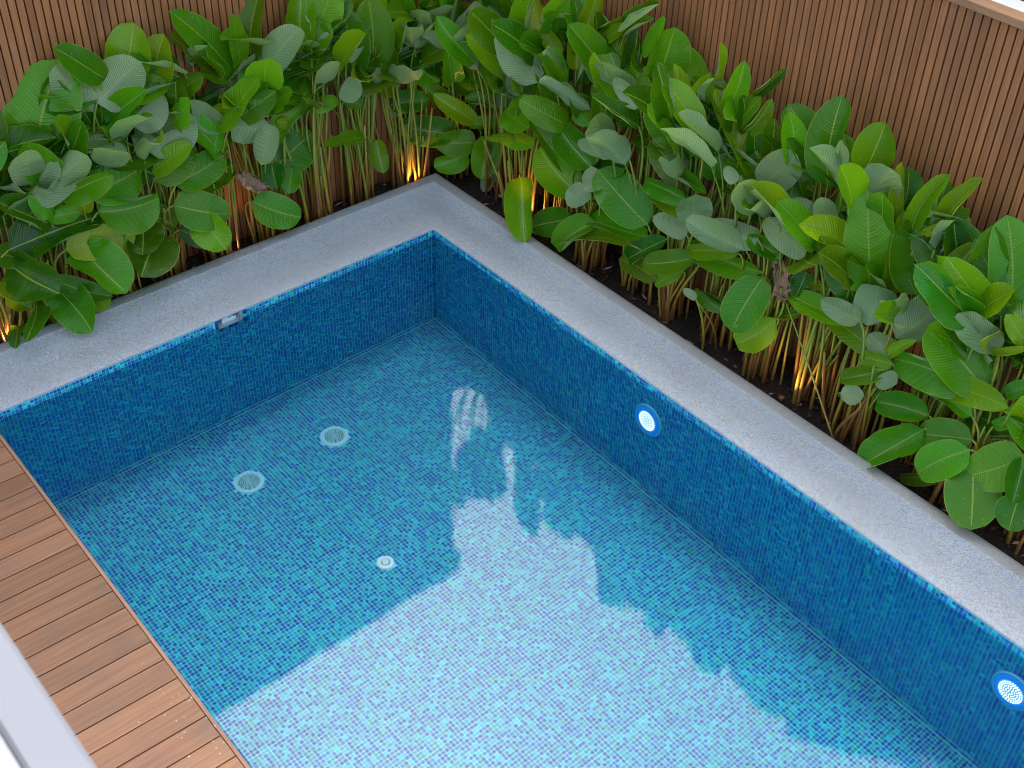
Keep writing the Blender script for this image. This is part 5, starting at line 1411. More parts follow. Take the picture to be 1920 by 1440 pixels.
(8,'g',-0.785,-2.436,0.903,-0.616,-2.583,1.319,0.887,-0.183,-0.425,0.257),
(8,'g',-0.818,-2.350,0.907,-0.650,-2.204,1.320,0.605,-0.795,0.034,0.249),
(8,'g',-0.774,-2.405,0.798,-0.502,-2.557,1.031,-0.524,0.289,0.802,0.200),
(8,'g',-0.749,-2.616,0.866,-0.611,-2.449,1.185,-0.717,0.695,-0.053,0.190),
(8,'g',-0.762,-2.538,0.933,-0.505,-2.627,1.326,-0.829,0.061,0.555,0.221),
(8,'d',-0.722,-2.591,0.834,-0.503,-2.269,1.164,-0.824,0.566,-0.004,0.264),
(8,'g',-0.731,-2.419,0.803,-0.425,-2.170,1.030,0.487,-0.834,0.259,0.223),
(9,'d',-0.706,-3.071,0.774,-0.506,-2.819,1.150,0.035,-0.838,0.544,0.241),
(9,'y',-0.683,-3.119,0.873,-0.335,-2.968,1.160,0.431,-0.901,-0.048,0.264),
(9,'d',-0.726,-3.132,0.778,-0.602,-3.101,1.116,-0.931,-0.100,0.350,0.187),
(9,'g',-0.729,-2.861,0.946,-0.498,-2.952,1.216,-0.068,-0.962,-0.266,0.161),
(10,'d',-0.718,-3.410,0.847,-0.434,-3.612,1.112,0.533,0.843,0.071,0.203),
(10,'g',-0.727,-3.144,0.803,-0.497,-3.318,1.062,-0.630,0.258,0.732,0.178),
(10,'g',-0.796,-3.481,0.643,-0.516,-3.222,0.913,0.186,-0.799,0.572,0.217),
(10,'y',-0.718,-3.219,0.796,-0.571,-2.934,1.132,0.168,-0.787,0.593,0.201),
(10,'y',-0.729,-3.191,0.749,-0.467,-3.261,1.147,0.838,0.132,-0.529,0.229),
(10,'g',-0.786,-3.253,0.660,-0.558,-3.344,1.010,0.469,0.880,-0.078,0.224),
(10,'g',-0.804,-3.320,0.596,-0.654,-3.188,0.900,0.466,-0.872,0.148,0.196),
(10,'g',-0.707,-3.380,0.706,-0.439,-3.209,0.901,-0.246,-0.538,0.806,0.200),
(11,'g',-0.171,0.774,0.793,0.135,0.430,1.030,0.229,0.682,0.695,0.237),
(11,'y',-0.110,0.868,0.924,-0.305,0.535,1.263,0.918,-0.172,0.358,0.267),
(11,'g',-0.462,0.705,1.033,-0.287,0.496,1.334,-0.863,0.004,0.505,0.180),
(11,'g',-0.103,0.860,0.995,-0.118,0.671,1.362,-0.767,0.582,0.268,0.181),
(11,'y',-0.403,0.744,0.891,-0.639,0.389,1.177,-0.722,0.656,0.218,0.243),
(11,'g',-0.376,0.686,0.972,-0.531,0.452,1.345,0.934,-0.289,0.209,0.217),
(12,'g',0.253,0.873,1.146,0.295,0.513,1.431,0.779,0.443,0.444,0.221),
(12,'y',0.190,0.890,1.133,-0.077,0.583,1.449,0.765,-0.644,0.022,0.226),
(12,'g',0.221,0.832,1.198,0.263,0.565,1.457,0.617,0.596,0.514,0.190),
(12,'g',0.223,0.779,1.207,0.084,0.455,1.504,0.791,0.194,0.581,0.251),
(12,'g',-0.096,0.745,1.159,-0.177,0.473,1.503,0.971,-0.234,0.043,0.248),
(12,'g',0.110,0.725,0.915,0.330,0.442,1.127,0.519,0.732,0.441,0.203),
(12,'g',0.126,0.669,0.826,0.375,0.526,1.086,0.450,-0.529,-0.719,0.173),
(13,'d',0.495,0.869,0.892,0.293,0.682,1.161,0.819,-0.062,0.570,0.214),
(13,'g',0.442,0.786,1.164,0.530,0.563,1.462,-0.884,0.210,0.418,0.165),
(13,'g',0.346,0.668,1.110,0.074,0.547,1.471,-0.803,0.335,-0.492,0.258),
(13,'d',0.527,0.686,1.090,0.493,0.498,1.423,0.809,0.473,0.348,0.195),
(13,'g',0.611,0.898,0.882,0.674,0.681,1.164,0.984,0.093,-0.149,0.192),
(13,'g',0.601,0.754,0.853,0.395,0.456,1.069,0.869,-0.344,0.355,0.200),
(14,'y',0.908,0.772,1.281,0.931,0.610,1.580,0.684,-0.618,-0.387,0.187),
(14,'g',0.783,0.773,1.051,0.593,0.453,1.290,-0.800,0.583,0.143,0.248),
(14,'g',0.822,0.835,1.317,0.684,0.600,1.678,0.952,-0.143,0.271,0.238),
(14,'g',1.104,0.847,1.290,0.914,0.614,1.484,-0.721,0.683,0.116,0.188),
(15,'d',1.261,0.749,1.137,1.030,0.508,1.346,0.618,0.084,0.781,0.181),
(15,'d',1.110,0.689,0.846,1.089,0.513,1.220,-0.959,0.273,0.076,0.216),
(15,'g',1.514,0.883,1.075,1.732,0.659,1.343,-0.037,0.751,0.660,0.229),
(15,'g',1.253,0.666,0.873,1.200,0.359,1.162,-0.726,0.534,0.434,0.235),
(15,'d',1.455,0.838,1.182,1.356,0.460,1.509,0.924,0.082,0.374,0.237),
(16,'g',1.622,0.746,1.104,1.545,0.497,1.492,0.924,0.211,0.320,0.238),
(16,'g',1.670,0.724,0.935,1.839,0.430,1.251,-0.445,0.524,0.726,0.201),
(16,'g',1.578,0.884,1.221,1.746,0.628,1.468,-0.150,-0.735,-0.662,0.196),
(16,'g',1.798,0.741,1.327,1.536,0.622,1.617,0.751,-0.424,0.506,0.200),
(16,'d',1.618,0.719,1.275,1.511,0.571,1.749,0.885,-0.462,0.055,0.279),
(17,'g',1.932,0.770,1.241,1.775,0.535,1.522,-0.486,0.785,0.384,0.188),
(17,'g',1.983,0.665,1.188,1.802,0.358,1.487,-0.290,0.750,0.595,0.225),
(17,'g',2.149,0.790,0.983,2.285,0.597,1.255,0.270,0.844,0.464,0.194),
(18,'g',2.719,0.855,0.811,2.808,0.679,1.218,-0.679,-0.716,-0.162,0.199),
(18,'y',2.556,0.664,1.073,2.517,0.370,1.434,0.866,0.338,0.368,0.254),
(18,'g',2.363,0.829,0.936,2.480,0.457,1.215,-0.709,0.268,0.653,0.254),
(18,'d',2.311,0.853,0.992,2.520,0.580,1.306,-0.724,0.206,0.659,0.247),
(18,'d',2.678,0.802,0.837,2.991,0.480,1.089,-0.708,-0.148,0.690,0.244),
(18,'g',2.315,0.700,0.746,2.050,0.405,0.954,-0.793,0.580,-0.188,0.227),
(18,'g',2.298,0.790,0.995,2.311,0.530,1.290,-0.925,0.263,0.275,0.218),
(19,'d',3.075,0.706,0.940,3.031,0.401,1.231,0.714,0.427,0.554,0.227),
(19,'y',3.100,0.819,1.036,2.808,0.486,1.265,0.674,-0.086,0.733,0.261),
(19,'g',2.991,0.740,1.289,2.987,0.491,1.734,0.985,-0.155,-0.078,0.237),
(19,'g',2.823,0.703,1.016,2.590,0.539,1.297,0.806,-0.180,0.563,0.201),
(19,'g',2.955,0.865,1.308,2.687,0.619,1.659,-0.412,0.864,0.289,0.238),
(20,'d',3.417,0.801,0.845,3.482,0.517,1.104,-0.786,0.308,0.536,0.192),
(20,'d',3.106,0.749,0.943,2.941,0.507,1.253,0.920,-0.301,0.253,0.231),
(20,'g',3.232,0.878,0.843,3.207,0.619,1.133,0.894,0.293,0.339,0.173),
(20,'g',3.099,0.864,1.137,3.144,0.713,1.561,-0.024,-0.943,-0.333,0.222),
(20,'g',3.435,0.667,0.878,3.486,0.346,1.084,0.912,0.315,0.264,0.200),
(21,'y',3.850,0.759,1.133,4.050,0.667,1.436,-0.495,-0.866,0.065,0.182),
(21,'g',3.836,0.863,0.828,3.709,0.534,1.037,0.866,-0.015,0.500,0.226),
(21,'g',3.803,0.782,1.181,3.619,0.605,1.440,0.759,-0.644,0.097,0.170),
(21,'d',3.887,0.672,1.136,3.593,0.447,1.434,0.775,-0.230,0.589,0.266),
(21,'g',3.867,0.759,1.196,3.696,0.549,1.497,0.781,-0.625,0.007,0.207),
(21,'g',3.906,0.817,0.993,3.766,0.519,1.354,0.932,0.001,0.362,0.207),
(22,'g',4.201,0.808,0.716,4.346,0.617,1.101,0.408,0.870,0.278,0.243),
(22,'g',4.023,0.815,0.956,3.848,0.548,1.221,-0.848,0.529,-0.028,0.182),
(22,'y',3.903,0.840,0.863,4.011,0.540,1.136,0.932,0.362,0.030,0.224),
(22,'d',3.917,0.886,0.852,3.677,0.593,1.180,0.875,-0.262,0.407,0.212),
(23,'g',4.508,0.684,0.612,4.297,0.521,0.828,0.771,-0.526,0.358,0.159),
(23,'g',4.586,0.682,0.547,4.427,0.468,0.835,0.796,0.185,0.576,0.165),
(23,'g',4.556,0.810,0.563,4.270,0.509,0.843,0.720,-0.038,0.693,0.266),
(23,'g',4.495,0.666,0.786,4.629,0.435,1.029,-0.405,0.540,0.738,0.195),
(23,'g',4.304,0.662,0.661,4.376,0.487,1.053,-0.173,-0.911,-0.375,0.233),
]
TALL_LEAVES=[
(0,-2.480,2.353,5.644,-2.215,2.253,5.899,0.220),
(0,-2.062,2.307,5.391,-1.832,2.207,5.614,0.221),
(0,-1.721,2.264,5.020,-1.470,2.164,5.151,0.220),
(0,-1.493,2.457,5.360,-1.225,2.357,5.816,0.220),
(1,-1.362,2.495,5.061,-1.212,2.395,5.322,0.276),
(1,-1.092,2.510,5.123,-0.896,2.410,5.496,0.331),
(1,-0.890,2.533,5.066,-0.752,2.433,5.509,0.304),
(2,-0.332,2.313,4.652,-0.273,2.213,4.944,0.221),
(2,-0.180,2.277,4.507,0.032,2.177,4.952,0.387),
(2,-0.139,2.537,5.066,-0.144,2.437,5.825,0.387),
(3,0.094,2.413,5.217,0.107,2.313,5.782,0.331),
(3,0.401,2.264,4.761,0.418,2.164,5.473,0.331),
(3,0.591,2.283,4.528,0.562,2.183,5.056,0.276),
(3,0.710,2.332,4.876,0.490,2.232,5.404,0.276),
(4,0.851,2.449,5.004,0.821,2.349,5.667,0.387),
(4,1.121,2.486,4.956,1.227,2.386,5.499,0.442),
(5,1.638,2.203,4.676,1.798,2.103,5.137,0.442),
(5,1.925,2.362,4.689,2.115,2.262,5.204,0.497),
(6,2.328,2.414,4.833,2.447,2.314,5.318,0.497),
(6,2.744,2.434,4.670,2.777,2.334,5.327,0.497),
(2,-0.279,2.192,4.287,-0.465,2.092,4.827,0.331),
(3,0.245,2.327,4.358,0.025,2.227,5.148,0.387),
(4,0.799,2.202,4.056,0.913,2.102,4.694,0.442),
(4,1.417,2.202,4.230,1.194,2.102,5.026,0.442),
(5,1.890,2.219,4.205,1.696,2.119,4.976,0.442),
(0,-2.634,2.219,5.865,-2.291,2.119,6.006,0.221),
(0,-2.605,2.349,5.460,-2.348,2.249,5.991,0.331),
(0,-2.420,2.513,5.330,-2.210,2.413,5.995,0.331),
(0,-1.884,2.352,4.762,-1.693,2.252,5.388,0.331),
(0,-1.509,2.291,4.623,-1.341,2.191,5.076,0.331),
(0,-1.897,2.246,4.967,-1.713,2.146,5.427,0.331),
(0,-2.435,2.400,5.456,-2.220,2.300,5.951,0.331),
(0,-1.425,2.451,4.739,-1.277,2.351,5.301,0.331),
(6,2.381,2.262,4.165,2.374,2.162,5.001,0.442),
(7,2.972,2.380,4.632,3.148,2.280,5.029,0.442),
(0,-1.312,2.689,3.164,-0.864,2.657,3.423,0.420),
(0,-1.448,2.530,4.004,-1.442,2.230,4.499,0.420),
(0,-2.068,2.664,3.889,-2.447,2.826,4.050,0.420),
(0,-1.642,2.523,3.043,-2.091,2.529,3.534,0.420),
(0,-2.247,2.640,4.449,-2.679,2.724,4.773,0.420),
(0,-1.769,2.549,4.519,-2.000,2.292,4.971,0.420),
(0,-1.671,2.648,3.844,-2.108,2.719,4.183,0.420),
(0,-1.998,2.558,3.460,-2.448,2.545,3.638,0.420),
(0,-1.531,2.760,3.526,-1.857,2.553,3.725,0.420),
(0,-1.280,2.544,3.190,-0.833,2.577,3.519,0.420),
(0,-1.855,2.544,3.751,-1.420,2.468,4.220,0.420),
(0,-1.338,2.798,2.891,-0.922,2.684,3.286,0.420),
(0,-1.584,2.537,3.309,-1.544,2.836,3.608,0.420),
(0,-2.145,2.752,2.720,-2.497,2.939,3.165,0.420),
(0,-2.227,2.744,4.314,-2.125,3.036,4.566,0.420),
(0,-1.758,2.632,4.539,-1.363,2.777,4.812,0.420),
(0,-2.010,2.665,3.522,-1.692,2.453,3.850,0.420),
(0,-1.298,2.795,3.651,-0.860,2.864,4.050,0.420),
(0,-2.027,2.526,3.085,-1.610,2.638,3.547,0.420),
(0,-1.838,2.676,2.628,-1.450,2.524,2.874,0.420),
(0,-1.927,2.539,4.121,-1.477,2.532,4.394,0.420),
(0,-2.229,2.507,3.100,-2.631,2.372,3.289,0.420),
(0,-1.424,2.742,3.268,-1.808,2.586,3.550,0.420),
(0,-1.923,2.692,3.945,-1.614,2.910,4.105,0.420),
(0,-2.190,2.510,3.551,-2.557,2.683,3.726,0.420),
(0,-1.814,2.750,3.850,-1.409,2.619,4.173,0.420),
(0,-1.964,2.743,3.344,-2.359,2.886,3.534,0.420),
(0,-1.279,2.655,4.242,-0.833,2.695,4.669,0.420),
(0,-1.999,2.757,3.372,-2.278,2.992,3.762,0.420),
(0,-1.500,2.518,2.772,-1.804,2.297,3.260,0.420),
(0,-2.100,2.531,3.623,-1.969,2.818,3.983,0.420),
(0,-1.393,2.723,3.400,-1.589,2.453,3.873,0.420),
(0,-2.046,2.768,4.166,-2.495,2.785,4.365,0.420),
(0,-1.783,2.724,3.587,-1.700,3.019,3.771,0.420),
(0,-1.823,2.518,4.525,-2.272,2.539,4.729,0.420),
(0,-2.197,2.624,4.176,-2.008,2.896,4.596,0.420),
(0,-1.968,2.749,4.005,-1.551,2.862,4.253,0.420),
(0,-1.436,2.621,3.580,-1.813,2.784,4.006,0.420),
(0,-1.422,2.769,2.777,-1.677,2.522,3.011,0.420),
(0,-1.972,2.789,4.118,-1.593,2.951,4.602,0.420),
(0,-2.082,2.605,4.385,-1.632,2.610,4.815,0.420),
(0,-1.399,2.656,4.001,-1.022,2.820,4.303,0.420),
(0,-2.050,2.767,3.124,-1.605,2.724,3.600,0.420),
(0,-2.065,2.796,4.014,-2.173,2.504,4.448,0.420),
(1,-0.609,2.448,4.044,-0.993,2.604,4.422,0.420),
(1,-1.108,2.534,3.115,-0.665,2.484,3.450,0.420),
(1,-1.031,2.648,4.038,-1.291,2.402,4.392,0.420),
(1,-1.494,2.608,4.144,-1.896,2.743,4.636,0.420),
(1,-1.114,2.651,2.652,-1.483,2.479,2.952,0.420),
(1,-0.520,2.572,4.021,-0.909,2.422,4.448,0.420),
(1,-0.835,2.411,2.786,-1.048,2.676,3.090,0.420),
(1,-0.863,2.531,3.312,-0.530,2.733,3.732,0.420),
(1,-1.240,2.426,2.684,-1.361,2.715,3.073,0.420),
(1,-1.049,2.524,2.679,-0.624,2.426,3.047,0.420),
(1,-1.014,2.586,2.886,-1.460,2.549,3.377,0.420),
(1,-1.231,2.506,3.478,-0.823,2.379,3.810,0.420),
(1,-0.504,2.561,3.148,-0.152,2.375,3.588,0.420),
(1,-1.128,2.604,4.778,-1.451,2.396,5.276,0.420),
(1,-1.450,2.466,2.705,-1.900,2.458,2.883,0.420),
(1,-0.959,2.613,4.456,-0.755,2.346,4.849,0.420),
(1,-1.327,2.653,4.029,-1.045,2.887,4.376,0.420),
(1,-1.214,2.665,3.517,-0.852,2.487,3.831,0.420),
(1,-0.839,2.675,4.179,-0.461,2.838,4.572,0.420),
(1,-0.644,2.426,3.501,-0.333,2.643,3.719,0.420),
(1,-0.947,2.666,4.282,-0.539,2.793,4.775,0.420),
(1,-1.424,2.591,2.680,-1.423,2.291,2.880,0.420),
(1,-0.962,2.538,4.201,-1.305,2.343,4.559,0.420),
(1,-0.834,2.406,3.046,-1.282,2.434,3.495,0.420),
(1,-0.985,2.527,2.904,-0.632,2.340,3.352,0.420),
(1,-0.617,2.437,4.063,-0.850,2.694,4.296,0.420),
(1,-0.778,2.412,3.836,-0.546,2.669,4.328,0.420),
(1,-1.001,2.419,3.915,-0.566,2.340,4.363,0.420),
(1,-0.967,2.685,2.921,-1.310,2.491,3.083,0.420),
(1,-0.552,2.602,2.774,-0.991,2.533,3.160,0.420),
(1,-1.462,2.533,3.210,-1.382,2.828,3.566,0.420),
(1,-0.985,2.471,4.222,-1.422,2.543,4.471,0.420),
(1,-0.832,2.476,4.385,-1.126,2.703,4.605,0.420),
(1,-0.812,2.434,3.764,-0.581,2.692,3.920,0.420),
(1,-1.236,2.430,2.947,-0.952,2.662,3.421,0.420),
(1,-0.534,2.614,3.562,-0.116,2.725,3.741,0.420),
(1,-1.210,2.590,3.014,-1.504,2.362,3.248,0.420),
(1,-0.783,2.675,3.656,-1.023,2.422,4.027,0.420),
(1,-1.063,2.514,3.083,-1.435,2.345,3.516,0.420),
(1,-1.454,2.426,4.375,-1.873,2.316,4.530,0.420),
(1,-0.744,2.685,3.663,-1.148,2.553,4.102,0.420),
(1,-0.501,2.683,3.378,-0.075,2.780,3.558,0.420),
(1,-0.594,2.535,4.017,-0.144,2.540,4.335,0.420),
(1,-0.953,2.457,3.499,-1.403,2.447,3.949,0.420),
(2,-0.397,2.209,2.743,-0.139,2.455,3.081,0.420),
(2,-0.050,2.298,2.603,-0.004,2.000,2.814,0.420),
(2,-0.510,2.333,3.224,-0.908,2.194,3.441,0.420),
(2,-0.109,2.464,3.900,0.069,2.739,4.304,0.420),
(2,-0.626,2.239,3.033,-0.247,2.401,3.221,0.420),
(2,-0.056,2.372,2.896,0.165,2.633,3.099,0.420),
(2,0.079,2.267,2.651,-0.278,2.449,2.864,0.420),
(2,-0.518,2.456,4.254,-0.103,2.341,4.682,0.420),
(2,-0.723,2.448,3.926,-0.686,2.149,4.281,0.420),
(2,-0.789,2.253,3.799,-1.050,2.009,4.112,0.420),
(2,-0.677,2.301,4.312,-0.976,2.525,4.478,0.420),
(2,-0.154,2.233,2.624,0.295,2.254,2.878,0.420),
(2,-0.742,2.321,3.557,-0.591,2.604,3.803,0.420),
(2,-0.690,2.482,4.189,-0.249,2.544,4.401,0.420),
(2,-0.799,2.436,3.574,-1.207,2.563,3.921,0.420),
(2,-0.256,2.279,3.902,-0.627,2.449,4.274,0.420),
(2,0.071,2.406,3.762,-0.267,2.603,4.034,0.420),
(2,-0.245,2.333,3.970,0.200,2.379,4.463,0.420),
(2,-0.094,2.454,3.052,-0.462,2.281,3.256,0.420),
(2,-0.769,2.367,2.635,-1.162,2.220,2.895,0.420),
(2,-0.451,2.387,3.387,-0.339,2.677,3.884,0.420),
(2,-0.061,2.256,3.969,-0.460,2.394,4.215,0.420),
(2,-0.116,2.359,2.866,0.120,2.103,3.167,0.420),
(2,-0.494,2.274,3.458,-0.478,1.974,3.677,0.420),
(2,-0.485,2.441,2.815,-0.058,2.537,3.267,0.420),
(2,-0.192,2.451,3.726,-0.017,2.174,4.161,0.420),
(2,-0.764,2.201,2.975,-0.523,2.455,3.169,0.420),
(2,-0.158,2.247,3.039,-0.394,2.503,3.203,0.420),
(2,-0.202,2.462,4.298,-0.249,2.760,4.772,0.420),
(2,-0.140,2.464,3.239,0.229,2.291,3.537,0.420),
(2,-0.125,2.260,3.259,-0.082,1.962,3.650,0.420),
(2,-0.434,2.480,3.321,-0.882,2.450,3.763,0.420),
(2,0.161,2.369,3.656,0.459,2.145,4.061,0.420),
(2,-0.223,2.294,2.614,-0.597,2.128,3.052,0.420),
(2,-0.173,2.450,4.170,0.023,2.720,4.407,0.420),
(2,0.075,2.443,3.400,-0.263,2.640,3.553,0.420),
(2,-0.713,2.217,3.980,-0.288,2.318,4.131,0.420),
(2,-0.619,2.360,3.939,-0.965,2.169,4.205,0.420),
(2,-0.388,2.407,3.149,-0.837,2.384,3.369,0.420),
(2,-0.667,2.364,3.025,-1.109,2.418,3.183,0.420),
(2,-0.562,2.345,2.797,-0.491,2.642,3.025,0.420),
(2,-0.694,2.477,2.740,-0.297,2.617,3.227,0.420),
(2,-0.209,2.495,4.088,-0.407,2.226,4.291,0.420),
(2,0.007,2.437,2.952,0.454,2.404,3.228,0.420),
(3,0.853,2.356,3.374,1.178,2.149,3.534,0.420),
(3,0.612,2.484,4.244,0.321,2.255,4.707,0.420),
(3,0.363,2.525,4.342,0.813,2.514,4.553,0.420),
(3,0.513,2.350,4.380,0.142,2.519,4.576,0.420),
(3,0.758,2.336,4.125,1.069,2.553,4.509,0.420),
(3,0.533,2.374,2.699,0.153,2.534,2.864,0.420),
(3,0.880,2.391,3.795,0.519,2.212,4.109,0.420),
(3,0.387,2.535,2.994,0.006,2.695,3.176,0.420),
(3,0.819,2.388,3.350,0.824,2.688,3.512,0.420),
(3,0.099,2.525,3.816,0.455,2.709,4.008,0.420),
(3,0.310,2.577,2.704,0.718,2.703,3.189,0.420),
(3,0.467,2.353,3.746,0.578,2.644,4.190,0.420),
(3,0.654,2.371,4.440,0.259,2.228,4.613,0.420),
(3,0.186,2.550,4.086,-0.207,2.697,4.372,0.420),
(3,0.073,2.507,3.730,0.078,2.207,4.144,0.420),
(3,0.454,2.497,4.016,0.892,2.564,4.217,0.420),
(3,-0.074,2.441,3.557,-0.491,2.554,3.794,0.420),
(3,0.315,2.411,2.940,0.190,2.122,3.318,0.420),
(3,0.625,2.378,3.791,0.849,2.117,4.185,0.420),
(3,0.444,2.594,3.606,0.695,2.345,4.015,0.420),
(3,0.563,2.523,4.147,0.597,2.224,4.477,0.420),
(3,0.768,2.401,2.676,0.327,2.461,2.997,0.420),
(3,0.707,2.534,2.611,0.278,2.625,2.983,0.420),
(3,0.073,2.494,3.778,0.376,2.715,4.219,0.420),
(3,0.510,2.330,4.323,0.537,2.030,4.709,0.420),
(3,0.030,2.469,4.315,-0.387,2.357,4.695,0.420),
(3,0.242,2.501,2.711,-0.154,2.644,3.210,0.420),
(3,0.470,2.591,3.937,0.026,2.545,4.268,0.420),
(3,0.818,2.591,2.977,0.496,2.382,3.365,0.420),
(3,0.481,2.554,3.432,0.899,2.665,3.621,0.420),
(3,0.596,2.372,3.307,0.464,2.085,3.637,0.420),
(3,0.243,2.511,2.927,-0.173,2.625,3.173,0.420),
(3,0.431,2.516,2.932,0.359,2.220,3.272,0.420),
(3,-0.006,2.434,4.530,0.421,2.529,4.842,0.420),
(3,0.235,2.469,4.428,0.685,2.464,4.644,0.420),
(3,0.358,2.560,3.934,0.026,2.763,4.381,0.420),
(3,0.807,2.444,3.427,0.750,2.742,3.814,0.420),
(3,0.338,2.554,3.587,0.036,2.777,3.831,0.420),
(3,0.237,2.540,2.754,-0.208,2.495,3.018,0.420),
(3,0.785,2.443,4.233,0.667,2.732,4.695,0.420),
(3,0.012,2.423,4.092,0.228,2.160,4.356,0.420),
(3,0.683,2.304,3.535,0.659,2.004,3.784,0.420),
(3,0.442,2.346,4.032,0.093,2.156,4.337,0.420),
(3,0.360,2.309,2.807,0.656,2.535,3.007,0.420),
(4,1.529,2.467,2.869,1.975,2.430,3.355,0.420),
(4,0.663,2.433,3.485,1.039,2.268,3.877,0.420),
(4,0.938,2.274,3.336,1.267,2.478,3.645,0.420),
(4,1.185,2.311,3.966,1.519,2.512,4.173,0.420),
(4,1.498,2.408,3.050,1.443,2.706,3.279,0.420),
(4,0.700,2.359,3.497,0.637,2.656,3.891,0.420),
(4,1.492,2.256,3.907,1.244,2.506,4.333,0.420),
(4,1.254,2.323,4.176,1.674,2.215,4.449,0.420),
(4,1.200,2.323,4.144,0.928,2.562,4.341,0.420),
(4,1.447,2.490,2.673,1.860,2.608,3.115,0.420),
(4,0.806,2.352,2.871,1.208,2.217,3.243,0.420),
(4,1.112,2.479,2.931,0.882,2.221,3.331,0.420),
(4,1.475,2.412,4.022,1.045,2.502,4.185,0.420),
(4,1.514,2.444,3.856,1.179,2.244,4.143,0.420),
(4,0.950,2.309,3.327,1.355,2.439,3.701,0.420),
(4,1.006,2.283,2.625,1.242,2.027,3.025,0.420),
(4,0.651,2.478,3.116,0.212,2.544,3.484,0.420),
(4,1.286,2.364,3.429,1.125,2.645,3.732,0.420),
(4,1.253,2.428,2.922,0.833,2.535,3.414,0.420),
(4,0.844,2.447,3.469,0.471,2.615,3.666,0.420),
(4,0.620,2.448,3.167,0.356,2.204,3.412,0.420),
(4,1.352,2.282,2.963,0.902,2.275,3.348,0.420),
(4,0.835,2.206,4.004,1.284,2.186,4.194,0.420),
(4,1.143,2.264,3.626,1.471,2.059,4.120,0.420),
(4,1.544,2.373,4.018,1.311,2.116,4.480,0.420),
(4,1.597,2.445,3.316,1.198,2.306,3.668,0.420),
(4,1.146,2.268,3.724,0.892,2.021,4.087,0.420),
(4,1.526,2.289,4.008,1.880,2.474,4.285,0.420),
(4,0.970,2.277,3.401,0.758,2.542,3.564,0.420),
(4,1.263,2.477,3.906,1.265,2.777,4.104,0.420),
(4,1.149,2.473,3.084,1.599,2.460,3.355,0.420),
(4,1.334,2.263,3.162,1.016,2.051,3.519,0.420),
(4,0.621,2.371,2.669,1.068,2.333,2.856,0.420),
(4,1.383,2.370,3.255,0.952,2.284,3.706,0.420),
(4,1.167,2.440,3.111,1.617,2.429,3.459,0.420),
(4,1.014,2.461,2.719,1.169,2.180,3.205,0.420),
(4,1.391,2.456,2.611,0.966,2.555,2.920,0.420),
(4,1.592,2.498,3.014,1.557,2.199,3.359,0.420),
(4,1.111,2.210,3.773,0.661,2.207,4.201,0.420),
(4,1.472,2.487,4.139,1.866,2.633,4.569,0.420),
(4,1.081,2.344,3.344,1.062,2.644,3.801,0.420),
(4,0.660,2.411,2.941,0.436,2.671,3.419,0.420),
(4,1.440,2.203,2.980,1.789,2.014,3.267,0.420),
(4,0.937,2.307,3.393,0.749,2.580,3.693,0.420),
(5,1.964,2.514,2.998,2.185,2.775,3.402,0.420),
(5,1.666,2.492,2.639,1.615,2.194,3.015,0.420),
(5,2.152,2.522,4.215,2.593,2.463,4.425,0.420),
(5,1.609,2.369,4.053,1.159,2.366,4.488,0.420),
(5,1.657,2.510,3.638,1.731,2.214,3.802,0.420),
(5,1.649,2.548,3.944,1.550,2.255,4.207,0.420),
(5,2.099,2.399,4.419,2.193,2.105,4.639,0.420),
(5,1.552,2.444,3.232,1.797,2.696,3.567,0.420),
(5,2.100,2.535,3.386,1.832,2.776,3.618,0.420),
(5,2.119,2.362,4.203,1.768,2.174,4.592,0.420),
(5,2.031,2.470,2.624,1.589,2.524,2.911,0.420),
(5,1.323,2.353,4.382,0.878,2.394,4.683,0.420),
(5,2.017,2.347,3.714,2.443,2.249,3.951,0.420),
(5,1.335,2.312,3.366,1.680,2.505,3.621,0.420),
(5,1.340,2.317,4.050,0.891,2.334,4.328,0.420),
(5,1.976,2.435,4.152,2.418,2.493,4.406,0.420),
(5,1.970,2.310,4.110,2.118,2.027,4.516,0.420),
(5,2.050,2.579,4.026,1.664,2.424,4.302,0.420),
(5,1.727,2.566,2.672,1.898,2.289,2.892,0.420),
(5,1.977,2.428,2.997,1.855,2.139,3.313,0.420),
(5,1.591,2.568,2.784,2.041,2.565,3.215,0.420),
(5,2.048,2.309,2.798,2.472,2.209,3.223,0.420),
(5,1.579,2.599,3.010,2.027,2.630,3.482,0.420),
(5,1.711,2.441,4.434,1.509,2.173,4.635,0.420),
(5,1.684,2.592,3.914,2.039,2.408,4.253,0.420),
(5,1.445,2.421,3.171,1.011,2.342,3.559,0.420),
(5,1.615,2.507,2.851,2.065,2.523,3.238,0.420),
(5,2.022,2.483,3.589,1.575,2.517,3.746,0.420),
(5,2.150,2.313,2.738,1.833,2.526,2.962,0.420),
(5,2.188,2.473,3.388,1.752,2.550,3.754,0.420),
(5,2.241,2.522,3.104,2.151,2.816,3.278,0.420),
(5,1.806,2.598,2.702,1.940,2.885,3.192,0.420),
(5,2.007,2.560,3.852,1.557,2.575,4.047,0.420),
(5,1.829,2.395,2.726,1.508,2.185,3.183,0.420),
(5,1.476,2.499,4.190,1.494,2.199,4.565,0.420),
(5,2.251,2.421,3.140,2.070,2.696,3.447,0.420),
(5,1.684,2.411,3.077,2.096,2.290,3.436,0.420),
(5,1.453,2.315,4.360,1.234,2.577,4.633,0.420),
(5,1.999,2.576,3.404,1.549,2.582,3.838,0.420),
(5,1.663,2.517,2.993,1.683,2.218,3.432,0.420),
(5,1.350,2.448,2.655,1.159,2.177,3.025,0.420),
(5,1.905,2.387,4.432,2.073,2.665,4.884,0.420),
(5,1.448,2.410,2.873,1.897,2.435,3.326,0.420),
(5,1.416,2.390,2.792,1.341,2.686,3.066,0.420),
(6,2.926,2.357,3.803,2.484,2.411,4.146,0.420),
